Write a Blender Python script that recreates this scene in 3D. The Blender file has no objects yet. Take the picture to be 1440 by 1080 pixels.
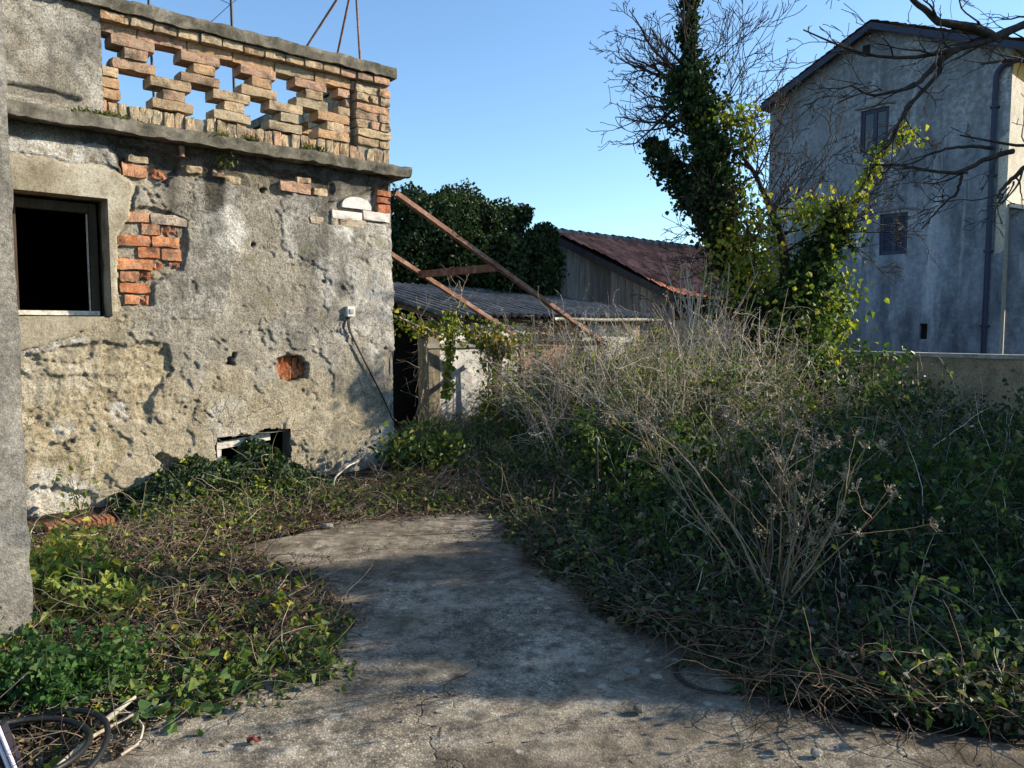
import bpy, math, numpy as np
from mathutils import Vector
sc = bpy.context.scene
COL = sc.collection
rng = np.random.default_rng(11)
F = 1067.0; PITCH = math.radians(4.3); CAMH = 1.6
cp, sp = math.cos(PITCH), math.sin(PITCH)
A = np.array

# ------------------------------------------------------------------ geometry helpers
def ray(px, py):
    a, b = (px - 720) / F, (540 - py) / F
    return A([a, cp + b * sp, -sp + b * cp])
def at(px, py, Y):
    r = ray(px, py); return A([0, 0, CAMH]) + r * (Y / r[1])
def gnd(px, py, z=0.0):
    r = ray(px, py); return A([0, 0, CAMH]) + r * ((z - CAMH) / r[2])
TH = math.radians(42.1)
U = A([math.cos(TH), math.sin(TH), 0.0]); NN = A([math.sin(TH), -math.cos(TH), 0.0]); V_ = -NN; ZZ = A([0, 0, 1.0])
C0 = A([-1.35, 8.70, 0.0])                         # front right corner of the ruined house
def uv(u, v, z=0.0): return C0 + u * U + v * V_ + z * ZZ
def onwall(px, py, off=0.0):
    """photo measurement -> (s, z) on the house front: s metres left of its corner"""
    r = ray(px, py); o = A([0, 0, CAMH])
    t = (np.dot(C0 + off * NN - o, NN)) / np.dot(r, NN)
    p = o + r * t
    return -np.dot(p - C0, U), p[2]
def wallpt(s, z, d=0.0): return C0 - s * U + z * ZZ + d * NN

def _h(ix, iy, iz, seed):
    h = (ix.astype(np.uint32) * np.uint32(374761393) + iy.astype(np.uint32) * np.uint32(668265263)
         + iz.astype(np.uint32) * np.uint32(2147483647 - 58) + np.uint32(seed * 974711 & 0xffffffff))
    h = (h ^ (h >> np.uint32(13))) * np.uint32(1274126177)
    h = (h ^ (h >> np.uint32(16))) * np.uint32(2246822519)
    return ((h ^ (h >> np.uint32(15))) & np.uint32(0xffffff)).astype(np.float64) / 8388607.5 - 1.0
def vnoise(x, y, z=None, seed=0):
    x = np.asarray(x, float); y = np.asarray(y, float)
    z = np.zeros_like(x) if z is None else np.asarray(z, float)
    fx, fy, fz = np.floor(x), np.floor(y), np.floor(z)
    ix, iy, iz = fx.astype(np.int64), fy.astype(np.int64), fz.astype(np.int64)
    tx, ty, tz = x - fx, y - fy, z - fz
    tx, ty, tz = [t * t * (3 - 2 * t) for t in (tx, ty, tz)]
    r = 0
    for dx in (0, 1):
        for dy in (0, 1):
            for dz in (0, 1):
                w = (tx if dx else 1 - tx) * (ty if dy else 1 - ty) * (tz if dz else 1 - tz)
                r = r + w * _h((ix + dx) & 0xffffffff, (iy + dy) & 0xffffffff, (iz + dz) & 0xffffffff, seed)
    return r
def fbm(x, y, z=None, oct=4, seed=0, gain=.5):
    a, f, r = 1.0, 1.0, 0
    for o in range(oct):
        r = r + a * vnoise(np.asarray(x) * f, np.asarray(y) * f, None if z is None else np.asarray(z) * f, seed + o * 7)
        a *= gain; f *= 2.03
    return r
def sstep(a, b, x):
    t = np.clip((x - a) / (b - a), 0, 1); return t * t * (3 - 2 * t)
def sdpoly(X, Y, poly):
    P = np.asarray(poly, float)[:, :2]; n = len(P)
    d = np.full(np.shape(X), 1e9); ins = np.zeros(np.shape(X), bool)
    for i in range(n):
        a, b = P[i], P[(i + 1) % n]; e = b - a
        wx, wy = X - a[0], Y - a[1]
        t = np.clip((wx * e[0] + wy * e[1]) / (e @ e + 1e-12), 0, 1)
        d = np.minimum(d, (wx - e[0] * t) ** 2 + (wy - e[1] * t) ** 2)
        c = ((a[1] > Y) != (b[1] > Y)) & (X < (b[0] - a[0]) * (Y - a[1]) / (b[1] - a[1] + 1e-12) + a[0])
        ins ^= c
    d = np.sqrt(d); return np.where(ins, -d, d)
def scatter(poly, n, seed):
    """n random ground points inside a polygon"""
    r = np.random.default_rng(seed); P = np.asarray(poly, float)[:, :2]
    lo, hi = P.min(0), P.max(0); out = []
    k = 0
    while k < n:
        q = lo + r.random((n * 2, 2)) * (hi - lo)
        q = q[sdpoly(q[:, 0], q[:, 1], P) < 0]
        out.append(q); k += len(q)
    return np.concatenate(out)[:n]
def nrm(v): return v / (np.linalg.norm(v, axis=-1, keepdims=True) + 1e-12)

class Geo:
    """collects arrays of vertices, faces, colours and material slots for ONE mesh"""
    def __init__(s): s.V = []; s.C = []; s.L = []; s.S = []; s.M = []; s.n = 0; s.smooth = []
    def add(s, V, Fc, col=(.5, .5, .5), mi=0, smooth=False):
        V = np.asarray(V, float).reshape(-1, 3); Fc = np.asarray(Fc, np.int64)
        c = np.asarray(col, float)
        if c.ndim == 1: c = np.broadcast_to(c, (len(V), 3))
        s.V.append(V); s.C.append(c); s.L.append((Fc + s.n).ravel()); s.S.append(np.full(len(Fc), Fc.shape[1]))
        s.M.append(np.full(len(Fc), mi)); s.smooth.append(np.full(len(Fc), smooth)); s.n += len(V)
        return s
    def box(s, o, ax, ay, az, col=(.5, .5, .5), mi=0, jit=0.0, r=None):
        """box from corner o with edge vectors; jit roughens the corners"""
        o, ax, ay, az = [np.asarray(q, float) for q in (o, ax, ay, az)]
        V = A([o + i * ax + j * ay + k * az for k in (0, 1) for j in (0, 1) for i in (0, 1)])
        if jit: V = V + (r or rng).uniform(-jit, jit, V.shape)
        Fc = A([[0, 2, 3, 1], [4, 5, 7, 6], [0, 1, 5, 4], [2, 6, 7, 3], [0, 4, 6, 2], [1, 3, 7, 5]])
        if np.dot(np.cross(ax, ay), az) < 0: Fc = Fc[:, ::-1]
        return s.add(V, Fc, col, mi)
    def grid(s, P, col=(.5, .5, .5), mi=0, keep=None, smooth=True, flip=False):
        n, m = P.shape[:2]; I = np.arange(n * m).reshape(n, m)
        Fc = np.stack([I[:-1, :-1], I[1:, :-1], I[1:, 1:], I[:-1, 1:]], -1)
        if flip: Fc = Fc[..., ::-1]
        Fc = Fc.reshape(-1, 4)
        if keep is not None: Fc = Fc[keep.ravel()]
        c = np.asarray(col, float)
        return s.add(P.reshape(-1, 3), Fc, c.reshape(-1, 3) if c.ndim > 1 else c, mi, smooth)
    def tubes(s, P, R, col=(.5, .5, .5), K=4, mi=0, smooth=True):
        """P [M,N,3] polylines, R [M,N] radii, col [3], [M,3] or [M,N,3]"""
        P = np.asarray(P, float); M, N = P.shape[:2]; R = np.broadcast_to(np.asarray(R, float), (M, N))
        if M == 0: return s
        T = nrm(np.gradient(P, axis=1))
        ref = np.where(np.abs(T[:, :1, 2:3]) > .75, A([[[1., .13, 0]]]), A([[[.11, .07, 1.]]]))
        S = nrm(np.cross(T, np.broadcast_to(ref, T.shape))); B = np.cross(T, S)
        a = np.arange(K) * 2 * math.pi / K
        Q = P[:, :, None] + R[:, :, None, None] * (S[:, :, None] * np.cos(a)[None, None, :, None] + B[:, :, None] * np.sin(a)[None, None, :, None])
        I = np.arange(M * N * K).reshape(M, N, K); J = np.roll(I, -1, 2)
        Fc = np.stack([I[:, :-1], I[:, 1:], J[:, 1:], J[:, :-1]], -1).reshape(-1, 4)
        c = np.asarray(col, float)
        if c.ndim == 2: c = c[:, None]
        if c.ndim >= 2: c = np.broadcast_to(c[:, :, None], (M, N, K, 3)).reshape(-1, 3)
        return s.add(Q.reshape(-1, 3), Fc, c, mi, smooth)
    def leaves(s, P, T, Nn, L, W, col, mi=0, fold=.25, droop=.15, smooth=False):
        """leaf blades: base P, tip direction T, blade normal Nn, length L, width W; each a folded, drooping blade"""
        P = np.asarray(P, float); n = len(P)
        if n == 0: return s
        T = nrm(T); S = nrm(np.cross(T, Nn)); Nn = np.cross(S, T)
        L = np.broadcast_to(L, (n,))[:, None]; W = np.broadcast_to(W, (n,))[:, None]
        b = P; t = P + T * L - Nn * L * droop
        r1 = P + T * L * .28 + S * W * .5 + Nn * W * fold; l1 = P + T * L * .28 - S * W * .5 + Nn * W * fold
        r2 = P + T * L * .68 + S * W * .34 + Nn * (W * fold * .6 - L * droop * .4); l2 = P + T * L * .68 - S * W * .34 + Nn * (W * fold * .6 - L * droop * .4)
        Vv = np.stack([b, r1, r2, t, l2, l1], 1)
        I = np.arange(n)[:, None] * 6
        Fc = np.concatenate([I + A([[0, 1, 2, 3]]), I + A([[0, 3, 4, 5]])])
        c = np.asarray(col, float)
        if c.ndim == 2: c = np.repeat(c, 6, 0)
        return s.add(Vv.reshape(-1, 3), Fc, c, mi, smooth)
    def build(s, name, mats, parent=None, origin=None):
        V = np.concatenate(s.V); Lp = np.concatenate(s.L); S = np.concatenate(s.S); C = np.concatenate(s.C)
        o = bpy.data.objects.new(name, None) if False else None
        base = np.zeros(3)
        if parent is not None: base = A(parent['_o'])
        elif origin is not None: base = np.asarray(origin, float)
        me = bpy.data.meshes.new(name)
        me.vertices.add(len(V)); me.vertices.foreach_set('co', (V - base).astype(np.float32).ravel())
        me.loops.add(len(Lp)); me.loops.foreach_set('vertex_index', Lp.astype(np.int32))
        me.polygons.add(len(S)); st = np.concatenate([[0], np.cumsum(S)[:-1]])
        me.polygons.foreach_set('loop_start', st.astype(np.int32))
        me.polygons.foreach_set('material_index', np.concatenate(s.M).astype(np.int32))
        me.polygons.foreach_set('use_smooth', np.concatenate(s.smooth).astype(bool))
        at_ = me.attributes.new('Col', 'FLOAT_COLOR', 'POINT')
        at_.data.foreach_set('color', np.concatenate([C, np.ones((len(C), 1))], 1).astype(np.float32).ravel())
        me.update(calc_edges=True)
        for m in (mats if isinstance(mats, (list, tuple)) else [mats]): me.materials.append(m)
        ob = bpy.data.objects.new(name, me); COL.objects.link(ob)
        if parent is not None: ob.parent = parent
        else: ob.location = base
        ob['_o'] = [float(q) for q in base]
        return ob
def tag(o, label, cat, group=None):
    o['label'] = label; o['category'] = cat
    if group: o['group'] = group
    return o
def thing(name, loc, label, cat, group=None):
    o = bpy.data.objects.new(name, None); COL.objects.link(o); o.location = [float(q) for q in loc]
    o.empty_display_size = .2; o['_o'] = [float(q) for q in loc]
    return tag(o, label, cat, group)
def kind(o, k): o['kind'] = k; return o
def copy_tree(o, loc, rz, scale, parent=None):
    c = o.copy(); COL.objects.link(c)
    if parent is None: c.location = [float(q) for q in loc]; c.rotation_euler = (0, 0, rz); c.scale = (scale,) * 3
    else: c.parent = parent
    for ch in list(o.children): copy_tree(ch, None, 0, 1, c)
    return c

# ------------------------------------------------------------------ material helpers
class NT:
    def __init__(s, name):
        s.m = bpy.data.materials.new(name); s.m.use_nodes = True; s.t = s.m.node_tree; s.t.nodes.clear()
        s.out = s.n('ShaderNodeOutputMaterial'); s.co = s.n('ShaderNodeTexCoord').outputs['Object']
    def n(s, typ, **kw):
        n = s.t.nodes.new(typ)
        for k, v in kw.items(): setattr(n, k, v)
        return n
    def put(s, sock, v):
        if isinstance(v, bpy.types.NodeSocket): s.t.links.new(v, sock)
        elif isinstance(v, (tuple, list)) and len(v) == 3 and sock.type == 'RGBA': sock.default_value = (*v, 1)
        else: sock.default_value = v
    def noise(s, scale, detail=4, rough=.55, dist=0, stretch=None, off=0):
        v = s.co
        if stretch or off:
            mp = s.n('ShaderNodeMapping'); s.t.links.new(v, mp.inputs['Vector'])
            mp.inputs['Scale'].default_value = stretch or (1, 1, 1); mp.inputs['Location'].default_value = (off, off * .7, off * 1.3); v = mp.outputs[0]
        n = s.n('ShaderNodeTexNoise'); s.t.links.new(v, n.inputs['Vector'])
        n.inputs['Scale'].default_value = scale; n.inputs['Detail'].default_value = detail
        n.inputs['Roughness'].default_value = rough; n.inputs['Distortion'].default_value = dist
        return n.outputs['Fac']
    def voro(s, scale, feature='F1', vec=None, out='Distance', rand=1):
        n = s.n('ShaderNodeTexVoronoi', feature=feature); s.t.links.new(vec or s.co, n.inputs['Vector'])
        n.inputs['Scale'].default_value = scale; n.inputs['Randomness'].default_value = rand
        return n.outputs[out]
    def ramp(s, fac, *stops):
        n = s.n('ShaderNodeValToRGB'); s.t.links.new(fac, n.inputs[0]); e = n.color_ramp.elements
        while len(e) < len(stops): e.new(.5)
        for q, (p, c) in zip(e, stops):
            q.position = p; q.color = (c, c, c, 1) if not isinstance(c, (tuple, list)) else (*c, 1)
        return n.outputs[0]
    def mix(s, f, a, b, mode='MIX'):
        n = s.n('ShaderNodeMix', data_type='RGBA', blend_type=mode)
        s.put(n.inputs['Factor'], f); s.put(n.inputs['A'], a); s.put(n.inputs['B'], b); return n.outputs['Result']
    def math(s, op, a, b=0.0, clamp=False):
        n = s.n('ShaderNodeMath', operation=op, use_clamp=clamp); s.put(n.inputs[0], a); s.put(n.inputs[1], b); return n.outputs[0]
    def attr(s, name='Col'):
        return s.n('ShaderNodeAttribute', attribute_name=name).outputs['Color']
    def sep(s, c):
        n = s.n('ShaderNodeSeparateColor'); s.put(n.inputs[0], c); return n.outputs
    def bump(s, h, strength=.4, dist=.01, normal=None):
        n = s.n('ShaderNodeBump'); s.put(n.inputs['Height'], h); n.inputs['Strength'].default_value = strength; n.inputs['Distance'].default_value = dist
        if normal: s.put(n.inputs['Normal'], normal)
        return n.outputs[0]
    def bsdf(s, col, rough=.8, normal=None, spec=.3, metal=0, **kw):
        n = s.n('ShaderNodeBsdfPrincipled'); s.put(n.inputs['Base Color'], col); s.put(n.inputs['Roughness'], rough)
        n.inputs['Specular IOR Level'].default_value = spec; n.inputs['Metallic'].default_value = metal
        if normal: s.put(n.inputs['Normal'], normal)
        for k, v in kw.items(): s.put(n.inputs[k], v)
        return n.outputs[0]
    def done(s, sh): s.t.links.new(sh, s.out.inputs['Surface']); return s.m

def mat_leaf(name, rough=.42, trans=.35, tint=(1.25, 1.3, .5), spec=.45):
    m = NT(name); c = m.attr(); c = m.mix(1.0, c, m.ramp(m.noise(35, 3), (.3, .75), (.7, 1.2)), 'MULTIPLY')
    p = m.bsdf(c, rough, spec=spec)
    t = m.n('ShaderNodeBsdfTranslucent'); m.put(t.inputs[0], m.mix(1.0, c, tint, 'MULTIPLY'))
    x = m.n('ShaderNodeMixShader'); x.inputs[0].default_value = trans
    m.t.links.new(p, x.inputs[1]); m.t.links.new(t.outputs[0], x.inputs[2]); return m.done(x.outputs[0])
def mat_stem(name, rough=.85, sc_=40, lo=.65, hi=1.25, bump=.3):
    m = NT(name); n = m.noise(sc_, 4, stretch=(1, 1, .35))
    c = m.mix(1.0, m.attr(), m.ramp(n, (.3, lo), (.7, hi)), 'MULTIPLY')
    return m.done(m.bsdf(c, rough, m.bump(n, bump, .01), spec=.2))
M_LEAF = mat_leaf('leaf_green', .55, .38, spec=.22); M_IVY = mat_leaf('leaf_ivy', .5, .22, (1.1, 1.3, .4), .2)
M_DEAD = mat_leaf('leaf_dead', .8, .2, (1.2, 1.0, .7), .15)
M_STEM = mat_stem('dry_stem'); M_BARK = mat_stem('bark', .9, 22, .5, 1.4, .8)
# ------------------------------------------------------------------ mineral materials
def mat_plaster():
    # Col.r = bare undercoat, Col.g = white limewash, Col.b = darkening of stains, pits, cracks and holes, all worked out per vertex on the wall
    m = NT('weathered_plaster'); a = m.sep(m.attr()); big = m.noise(1.3, 5); mid = m.noise(7, 6, .65); fine = m.noise(60, 6, .8); grit = m.noise(210, 3, .75)
    gs = m.ramp(m.noise(2.8, 7, .68, .3), (.36, (.26, .245, .215)), (.50, (.43, .405, .355)), (.64, (.64, .615, .555)))
    gs = m.mix(m.ramp(mid, (.44, 0.0), (.70, .5)), gs, (.19, .178, .155)); gs = m.mix(m.ramp(m.noise(22, 6, .75, off=13), (.47, 0.0), (.62, .75)), gs, (.14, .13, .112))
    uc = m.ramp(mid, (.3, (.32, .265, .165)), (.52, (.52, .445, .305)), (.72, (.68, .615, .48)))
    c = m.mix(a[0], gs, uc)
    w = m.math('MULTIPLY', a[1], m.ramp(m.noise(5, 6, .7, .3), (.36, 0.0), (.60, 1.0)))
    c = m.mix(w, c, (.74, .72, .67))
    dk = m.math('MULTIPLY', a[2], m.ramp(mid, (.25, .6), (.6, 1.0)))
    c = m.mix(dk, c, (.075, .069, .06))
    c = m.mix(1.0, c, m.ramp(fine, (.42, .5), (.5, 1.0), (.59, 1.24)), 'MULTIPLY')
    c = m.mix(1.0, c, m.ramp(grit, (.32, .6), (.55, 1.05), (.75, 1.2)), 'MULTIPLY')
    w = m.n('ShaderNodeVectorMath', operation='ADD'); nz = m.n('ShaderNodeTexNoise'); m.t.links.new(m.co, nz.inputs['Vector']); nz.inputs['Scale'].default_value = 3; nz.inputs['Detail'].default_value = 6
    mu = m.n('ShaderNodeVectorMath', operation='SCALE'); m.t.links.new(nz.outputs['Color'], mu.inputs[0]); mu.inputs['Scale'].default_value = .8; m.t.links.new(m.co, w.inputs[0]); m.t.links.new(mu.outputs[0], w.inputs[1])
    hair = m.math('MULTIPLY', m.ramp(m.voro(1.1, 'DISTANCE_TO_EDGE', w.outputs[0]), (.0, 1.0), (.012, 0.0)), m.ramp(m.noise(1.3, 3, off=41), (.50, 0.0), (.60, .55)))
    c = m.mix(hair, c, (.06, .053, .043))
    drip = m.math('MULTIPLY', m.ramp(m.noise(4.5, 5, .65, .2, stretch=(1, 1, .09), off=23), (.53, 0.0), (.68, .5)), m.ramp(m.noise(.8, 3, off=29), (.42, 0.0), (.58, 1.0)))
    c = m.mix(drip, c, (.13, .12, .10))
    moss = m.math('MULTIPLY', m.ramp(m.noise(3.1, 5, .6, .2, off=7), (.60, 0.0), (.72, .55)), m.ramp(fine, (.4, 0.2), (.6, 1.0)))
    c = m.mix(moss, c, (.16, .165, .05))
    h = m.math('SUBTRACT', m.math('ADD', m.math('MULTIPLY', mid, .4), m.math('ADD', m.math('MULTIPLY', fine, 1.3), m.math('MULTIPLY', grit, .7))), hair)
    return m.done(m.bsdf(c, .94, m.bump(h, 1, .018), spec=.12))
def mat_concrete(name, tones, sc_=1.0, bump=.6, lichen=.4, dark=(.05, .047, .04)):
    m = NT(name); mid = m.noise(5 * sc_, 7, .65); fine = m.noise(55 * sc_, 5, .7); grit = m.noise(170 * sc_, 2, .6)
    c = m.ramp(m.noise(1.6 * sc_, 6, .6, .3), (.34, tones[0]), (.52, tones[1]), (.68, tones[2]))
    c = m.mix(m.ramp(mid, (.46, 0.0), (.7, .75)), c, dark)
    c = m.mix(m.math('MULTIPLY', m.ramp(m.noise(11 * sc_, 5, .7, off=3), (.56, 0.0), (.66, 1.0)), lichen), c, (.42, .40, .32))
    c = m.mix(1.0, c, m.ramp(fine, (.28, .55), (.5, 1.0), (.72, 1.35)), 'MULTIPLY')
    c = m.mix(1.0, c, m.ramp(grit, (.3, .7), (.7, 1.25)), 'MULTIPLY')
    h = m.math('ADD', m.math('MULTIPLY', mid, 1.5), m.math('ADD', fine, m.math('MULTIPLY', grit, .6)))
    return m.done(m.bsdf(c, .93, m.bump(h, bump, .015), spec=.12))
def mat_brick():
    m = NT('old_brick'); mid = m.noise(14, 5, .65); fine = m.noise(80, 4, .7)
    c = m.mix(m.ramp(mid, (.5, 0.0), (.70, .6)), m.attr(), (.40, .36, .28))
    c = m.mix(m.ramp(m.noise(6, 5, .7, off=4), (.5, 0.0), (.66, .8)), c, (.085, .07, .05)); c = m.mix(m.ramp(m.noise(30, 5, .75, off=9), (.56, 0.0), (.68, .7)), c, (.10, .085, .06))
    c = m.mix(1.0, c, m.ramp(fine, (.3, .62), (.7, 1.3)), 'MULTIPLY')
    return m.done(m.bsdf(c, .93, m.bump(m.math('ADD', mid, fine), .9, .012), spec=.12))
def mat_slab():
    m = NT('yard_concrete'); mid = m.noise(2.2, 6, .62, .5); pat = m.noise(9, 6, .7); fine = m.noise(60, 5, .75); 
    c = m.ramp(mid, (.34, (.175, .146, .106)), (.5, (.29, .247, .184)), (.66, (.43, .375, .29)))
    c = m.mix(m.ramp(pat, (.44, 0.0), (.62, .8)), c, (.075, .066, .053))
    # exposed pebbles of the worn aggregate
    pd = m.voro(95); pc = m.n('ShaderNodeTexVoronoi'); m.t.links.new(m.co, pc.inputs['Vector']); pc.inputs['Scale'].default_value = 95
    peb = m.mix(1.0, m.ramp(m.sep(pc.outputs['Color'])[0], (.0, .5), (.6, .95), (.9, 1.15), (1, 1.6)), m.ramp(pd, (.25, 1.15), (.6, .7)), 'MULTIPLY')
    wear = m.ramp(m.noise(1.7, 4, .6, off=9), (.40, .35), (.6, 1.0))
    c = m.mix(wear, c, m.mix(1.0, c, peb, 'MULTIPLY'))
    # pale lichen rosettes and chips
    lv = m.voro(7.5); lc = m.n('ShaderNodeTexVoronoi'); m.t.links.new(m.co, lc.inputs['Vector']); lc.inputs['Scale'].default_value = 7.5
    rad = m.math('ADD', lv, m.math('MULTIPLY', m.math('SUBTRACT', pat, .5), .5))
    ros = m.math('MULTIPLY', m.ramp(rad, (.10, 1.0), (.19, 0.0)), m.ramp(m.sep(lc.outputs['Color'])[1], (.42, 0.0), (.5, .85)))
    c = m.mix(ros, c, (.40, .37, .29))
    c = m.mix(m.math('MULTIPLY', m.ramp(m.noise(3.4, 5, .65, off=21), (.57, 0.0), (.68, .65)), m.ramp(fine, (.4, .2), (.6, 1.0))), c, (.36, .33, .275))
    c = m.mix(m.math('MULTIPLY', m.ramp(m.noise(2.6, 5, .6, off=15), (.58, 0.0), (.7, .5)), m.ramp(fine, (.4, .3), (.6, 1.0))), c, (.085, .095, .035))
    # branching hairline cracks
    w = m.n('ShaderNodeVectorMath', operation='ADD'); nz = m.n('ShaderNodeTexNoise'); m.t.links.new(m.co, nz.inputs['Vector']); nz.inputs['Scale'].default_value = 2.2; nz.inputs['Detail'].default_value = 7
    mu = m.n('ShaderNodeVectorMath', operation='SCALE'); m.t.links.new(nz.outputs['Color'], mu.inputs[0]); mu.inputs['Scale'].default_value = 1.1
    m.t.links.new(m.co, w.inputs[0]); m.t.links.new(mu.outputs[0], w.inputs[1])
    ck = m.voro(.62, 'DISTANCE_TO_EDGE', w.outputs[0])
    crack = m.math('MULTIPLY', m.ramp(ck, (.0, 1.0), (.006, 0.0)), m.ramp(m.noise(1.1, 3, off=31), (.50, 0.0), (.58, 1.0)))
    c = m.mix(m.math('MULTIPLY', crack, .6), c, (.02, .018, .015))
    dirt = m.sep(m.attr())[0]; c = m.mix(m.math('MULTIPLY', dirt, m.ramp(pat, (.3, .45), (.6, 1.0))), c, (.075, .056, .036))
    c = m.mix(1.0, c, m.ramp(fine, (.3, .72), (.7, 1.28)), 'MULTIPLY')
    h = m.math('SUBTRACT', m.math('ADD', m.math('MULTIPLY', pat, .8), m.math('ADD', m.math('MULTIPLY', fine, .5), m.math('MULTIPLY', peb, .25))), m.math('MULTIPLY', crack, 1.2))
    return m.done(m.bsdf(c, .9, m.bump(h, .7, .012), spec=.2))
def mat_soil():
    m = NT('litter_soil'); n = m.noise(9, 7, .7); f = m.noise(60, 4, .7)
    c = m.ramp(n, (.3, (.02, .015, .009)), (.55, (.055, .042, .027)), (.75, (.11, .088, .06)))
    c = m.mix(1.0, c, m.ramp(f, (.3, .5), (.7, 1.5)), 'MULTIPLY')
    return m.done(m.bsdf(c, 1, m.bump(m.math('ADD', n, f), 1, .03), spec=.1))
def mat_limewash():
    # the far house: lime render gone grey, with rain streaks
    m = NT('limewashed_render'); st = m.noise(1.5, 6, .65, .3, stretch=(1, 1, .28)); pt = m.noise(.55, 5, .6); fine = m.noise(9, 6, .7); bl = m.noise(2.6, 7, .7, .4, off=5)
    c = m.ramp(pt, (.36, (.175, .20, .225)), (.55, (.255, .28, .31)), (.7, (.35, .37, .385)))
    c = m.mix(m.ramp(st, (.46, 0.0), (.62, .75)), c, (.075, .085, .10)); c = m.mix(m.ramp(m.noise(.9, 6, .7, .3, stretch=(1, 1, .12), off=17), (.54, 0.0), (.64, .6)), c, (.52, .53, .53))
    c = m.mix(m.ramp(bl, (.52, 0.0), (.66, .35)), c, (.38, .39, .395))
    zz = m.n('ShaderNodeSeparateXYZ'); m.t.links.new(m.co, zz.inputs[0])
    top = m.ramp(m.math('ADD', m.math('MULTIPLY', zz.outputs[2], .1), m.math('MULTIPLY', m.math('SUBTRACT', pt, .5), .35)), (.55, 0.0), (.8, 1.0))
    c = m.mix(m.math('MULTIPLY', top, m.ramp(fine, (.42, .8), (.6, .1))), c, (.17, .165, .15))
    c = m.mix(1.0, c, m.ramp(fine, (.3, .72), (.7, 1.22)), 'MULTIPLY')
    return m.done(m.bsdf(c, .95, m.bump(fine, .4, .02), spec=.1))
def mat_plain(name, col, rough=.7, var=.25, sc_=12, metal=0, spec=.3, bump=.2, stretch=None):
    m = NT(name); n = m.noise(sc_, 6, .65, stretch=stretch)
    c = m.mix(1.0, col, m.ramp(n, (.3, 1 - var), (.7, 1 + var)), 'MULTIPLY')
    return m.done(m.bsdf(c, rough, m.bump(n, bump, .01), spec=spec, metal=metal))
def mat_attr(name, rough=.85, sc_=18, var=.3, bump=.4, stretch=None, spec=.2):
    m = NT(name); n = m.noise(sc_, 6, .65, stretch=stretch)
    c = m.mix(1.0, m.attr(), m.ramp(n, (.3, 1 - var), (.7, 1 + var)), 'MULTIPLY')
    return m.done(m.bsdf(c, rough, m.bump(n, bump, .01), spec=spec))
def mat_rust():
    m = NT('rusted_paint'); n = m.noise(9, 6, .7, .3); f = m.noise(70, 4)
    c = m.ramp(n, (.35, (.15, .075, .05)), (.52, (.25, .13, .09)), (.62, (.33, .25, .21)), (.75, (.10, .05, .035)))
    c = m.mix(1.0, c, m.ramp(f, (.3, .7), (.7, 1.25)), 'MULTIPLY')
    return m.done(m.bsdf(c, .8, m.bump(n, .3, .01), spec=.25))
def mat_tiles():
    m = NT('roof_tiles'); v = m.n('ShaderNodeTexVoronoi'); m.t.links.new(m.co, v.inputs['Vector']); v.inputs['Scale'].default_value = 4.5
    c = m.mix(1.0, m.attr(), m.ramp(m.sep(v.outputs['Color'])[0], (0, .55), (1, 1.15)), 'MULTIPLY')
    c = m.mix(m.ramp(m.noise(2.2, 5, .65), (.5, 0.0), (.72, .55)), c, (.09, .05, .04))
    return m.done(m.bsdf(c, .9, m.bump(m.noise(30, 4), .3, .01), spec=.12))
M_PLASTER = mat_plaster(); M_BRICK = mat_brick(); M_SLAB = mat_slab(); M_SOIL = mat_soil(); M_LIME = mat_limewash()
M_LEDGE = mat_concrete('mossy_concrete', ((.10, .095, .072), (.22, .20, .16), (.40, .37, .31)), 1.9, 1.1, .35, (.05, .05, .032))
M_PILLAR = mat_concrete('pillar_render', ((.14, .13, .11), (.25, .232, .20), (.40, .38, .34)), .7, .4, .25, (.09, .083, .07))
M_SURR = mat_concrete('smooth_render', ((.24, .205, .14), (.34, .30, .22), (.43, .395, .31)), 1.0, .22, .12, (.14, .11, .068))
M_BWALL = mat_concrete('boundary_concrete', ((.26, .185, .11), (.36, .265, .165), (.44, .34, .23)), .8, .4, .2, (.13, .10, .07))
M_OLDWHITE = mat_plain('peeling_white_paint', (.52, .49, .42), .75, .45, 26)
M_UNLIT = mat_plain('unlit_interior', (.018, .016, .014), .95, .4, 6)  # near-black colour stands in for the unlit room, shed, hatch and vent
M_RUST = mat_rust(); M_TILE = mat_tiles()
M_WOOD = mat_attr('grey_planks', .9, 14, .4, .5, (1, 1, .12))
M_BLUE = mat_plain('blue_grey_paint', (.024, .032, .058), .55, .2, 8)
M_DARK = mat_plain('dark_metal', (.03, .028, .028), .5, .3, 20, .3)
M_RUBBER = mat_plain('black_rubber', (.012, .012, .013), .45, .25, 30, spec=.4)
M_FIBRO = mat_concrete('fibre_cement', ((.085, .084, .083), (.14, .138, .135), (.21, .207, .20)), 1.3, .3, .3, (.04, .04, .038))
M_STONE = mat_attr('stone', .9, 14, .35, .8)
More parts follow.
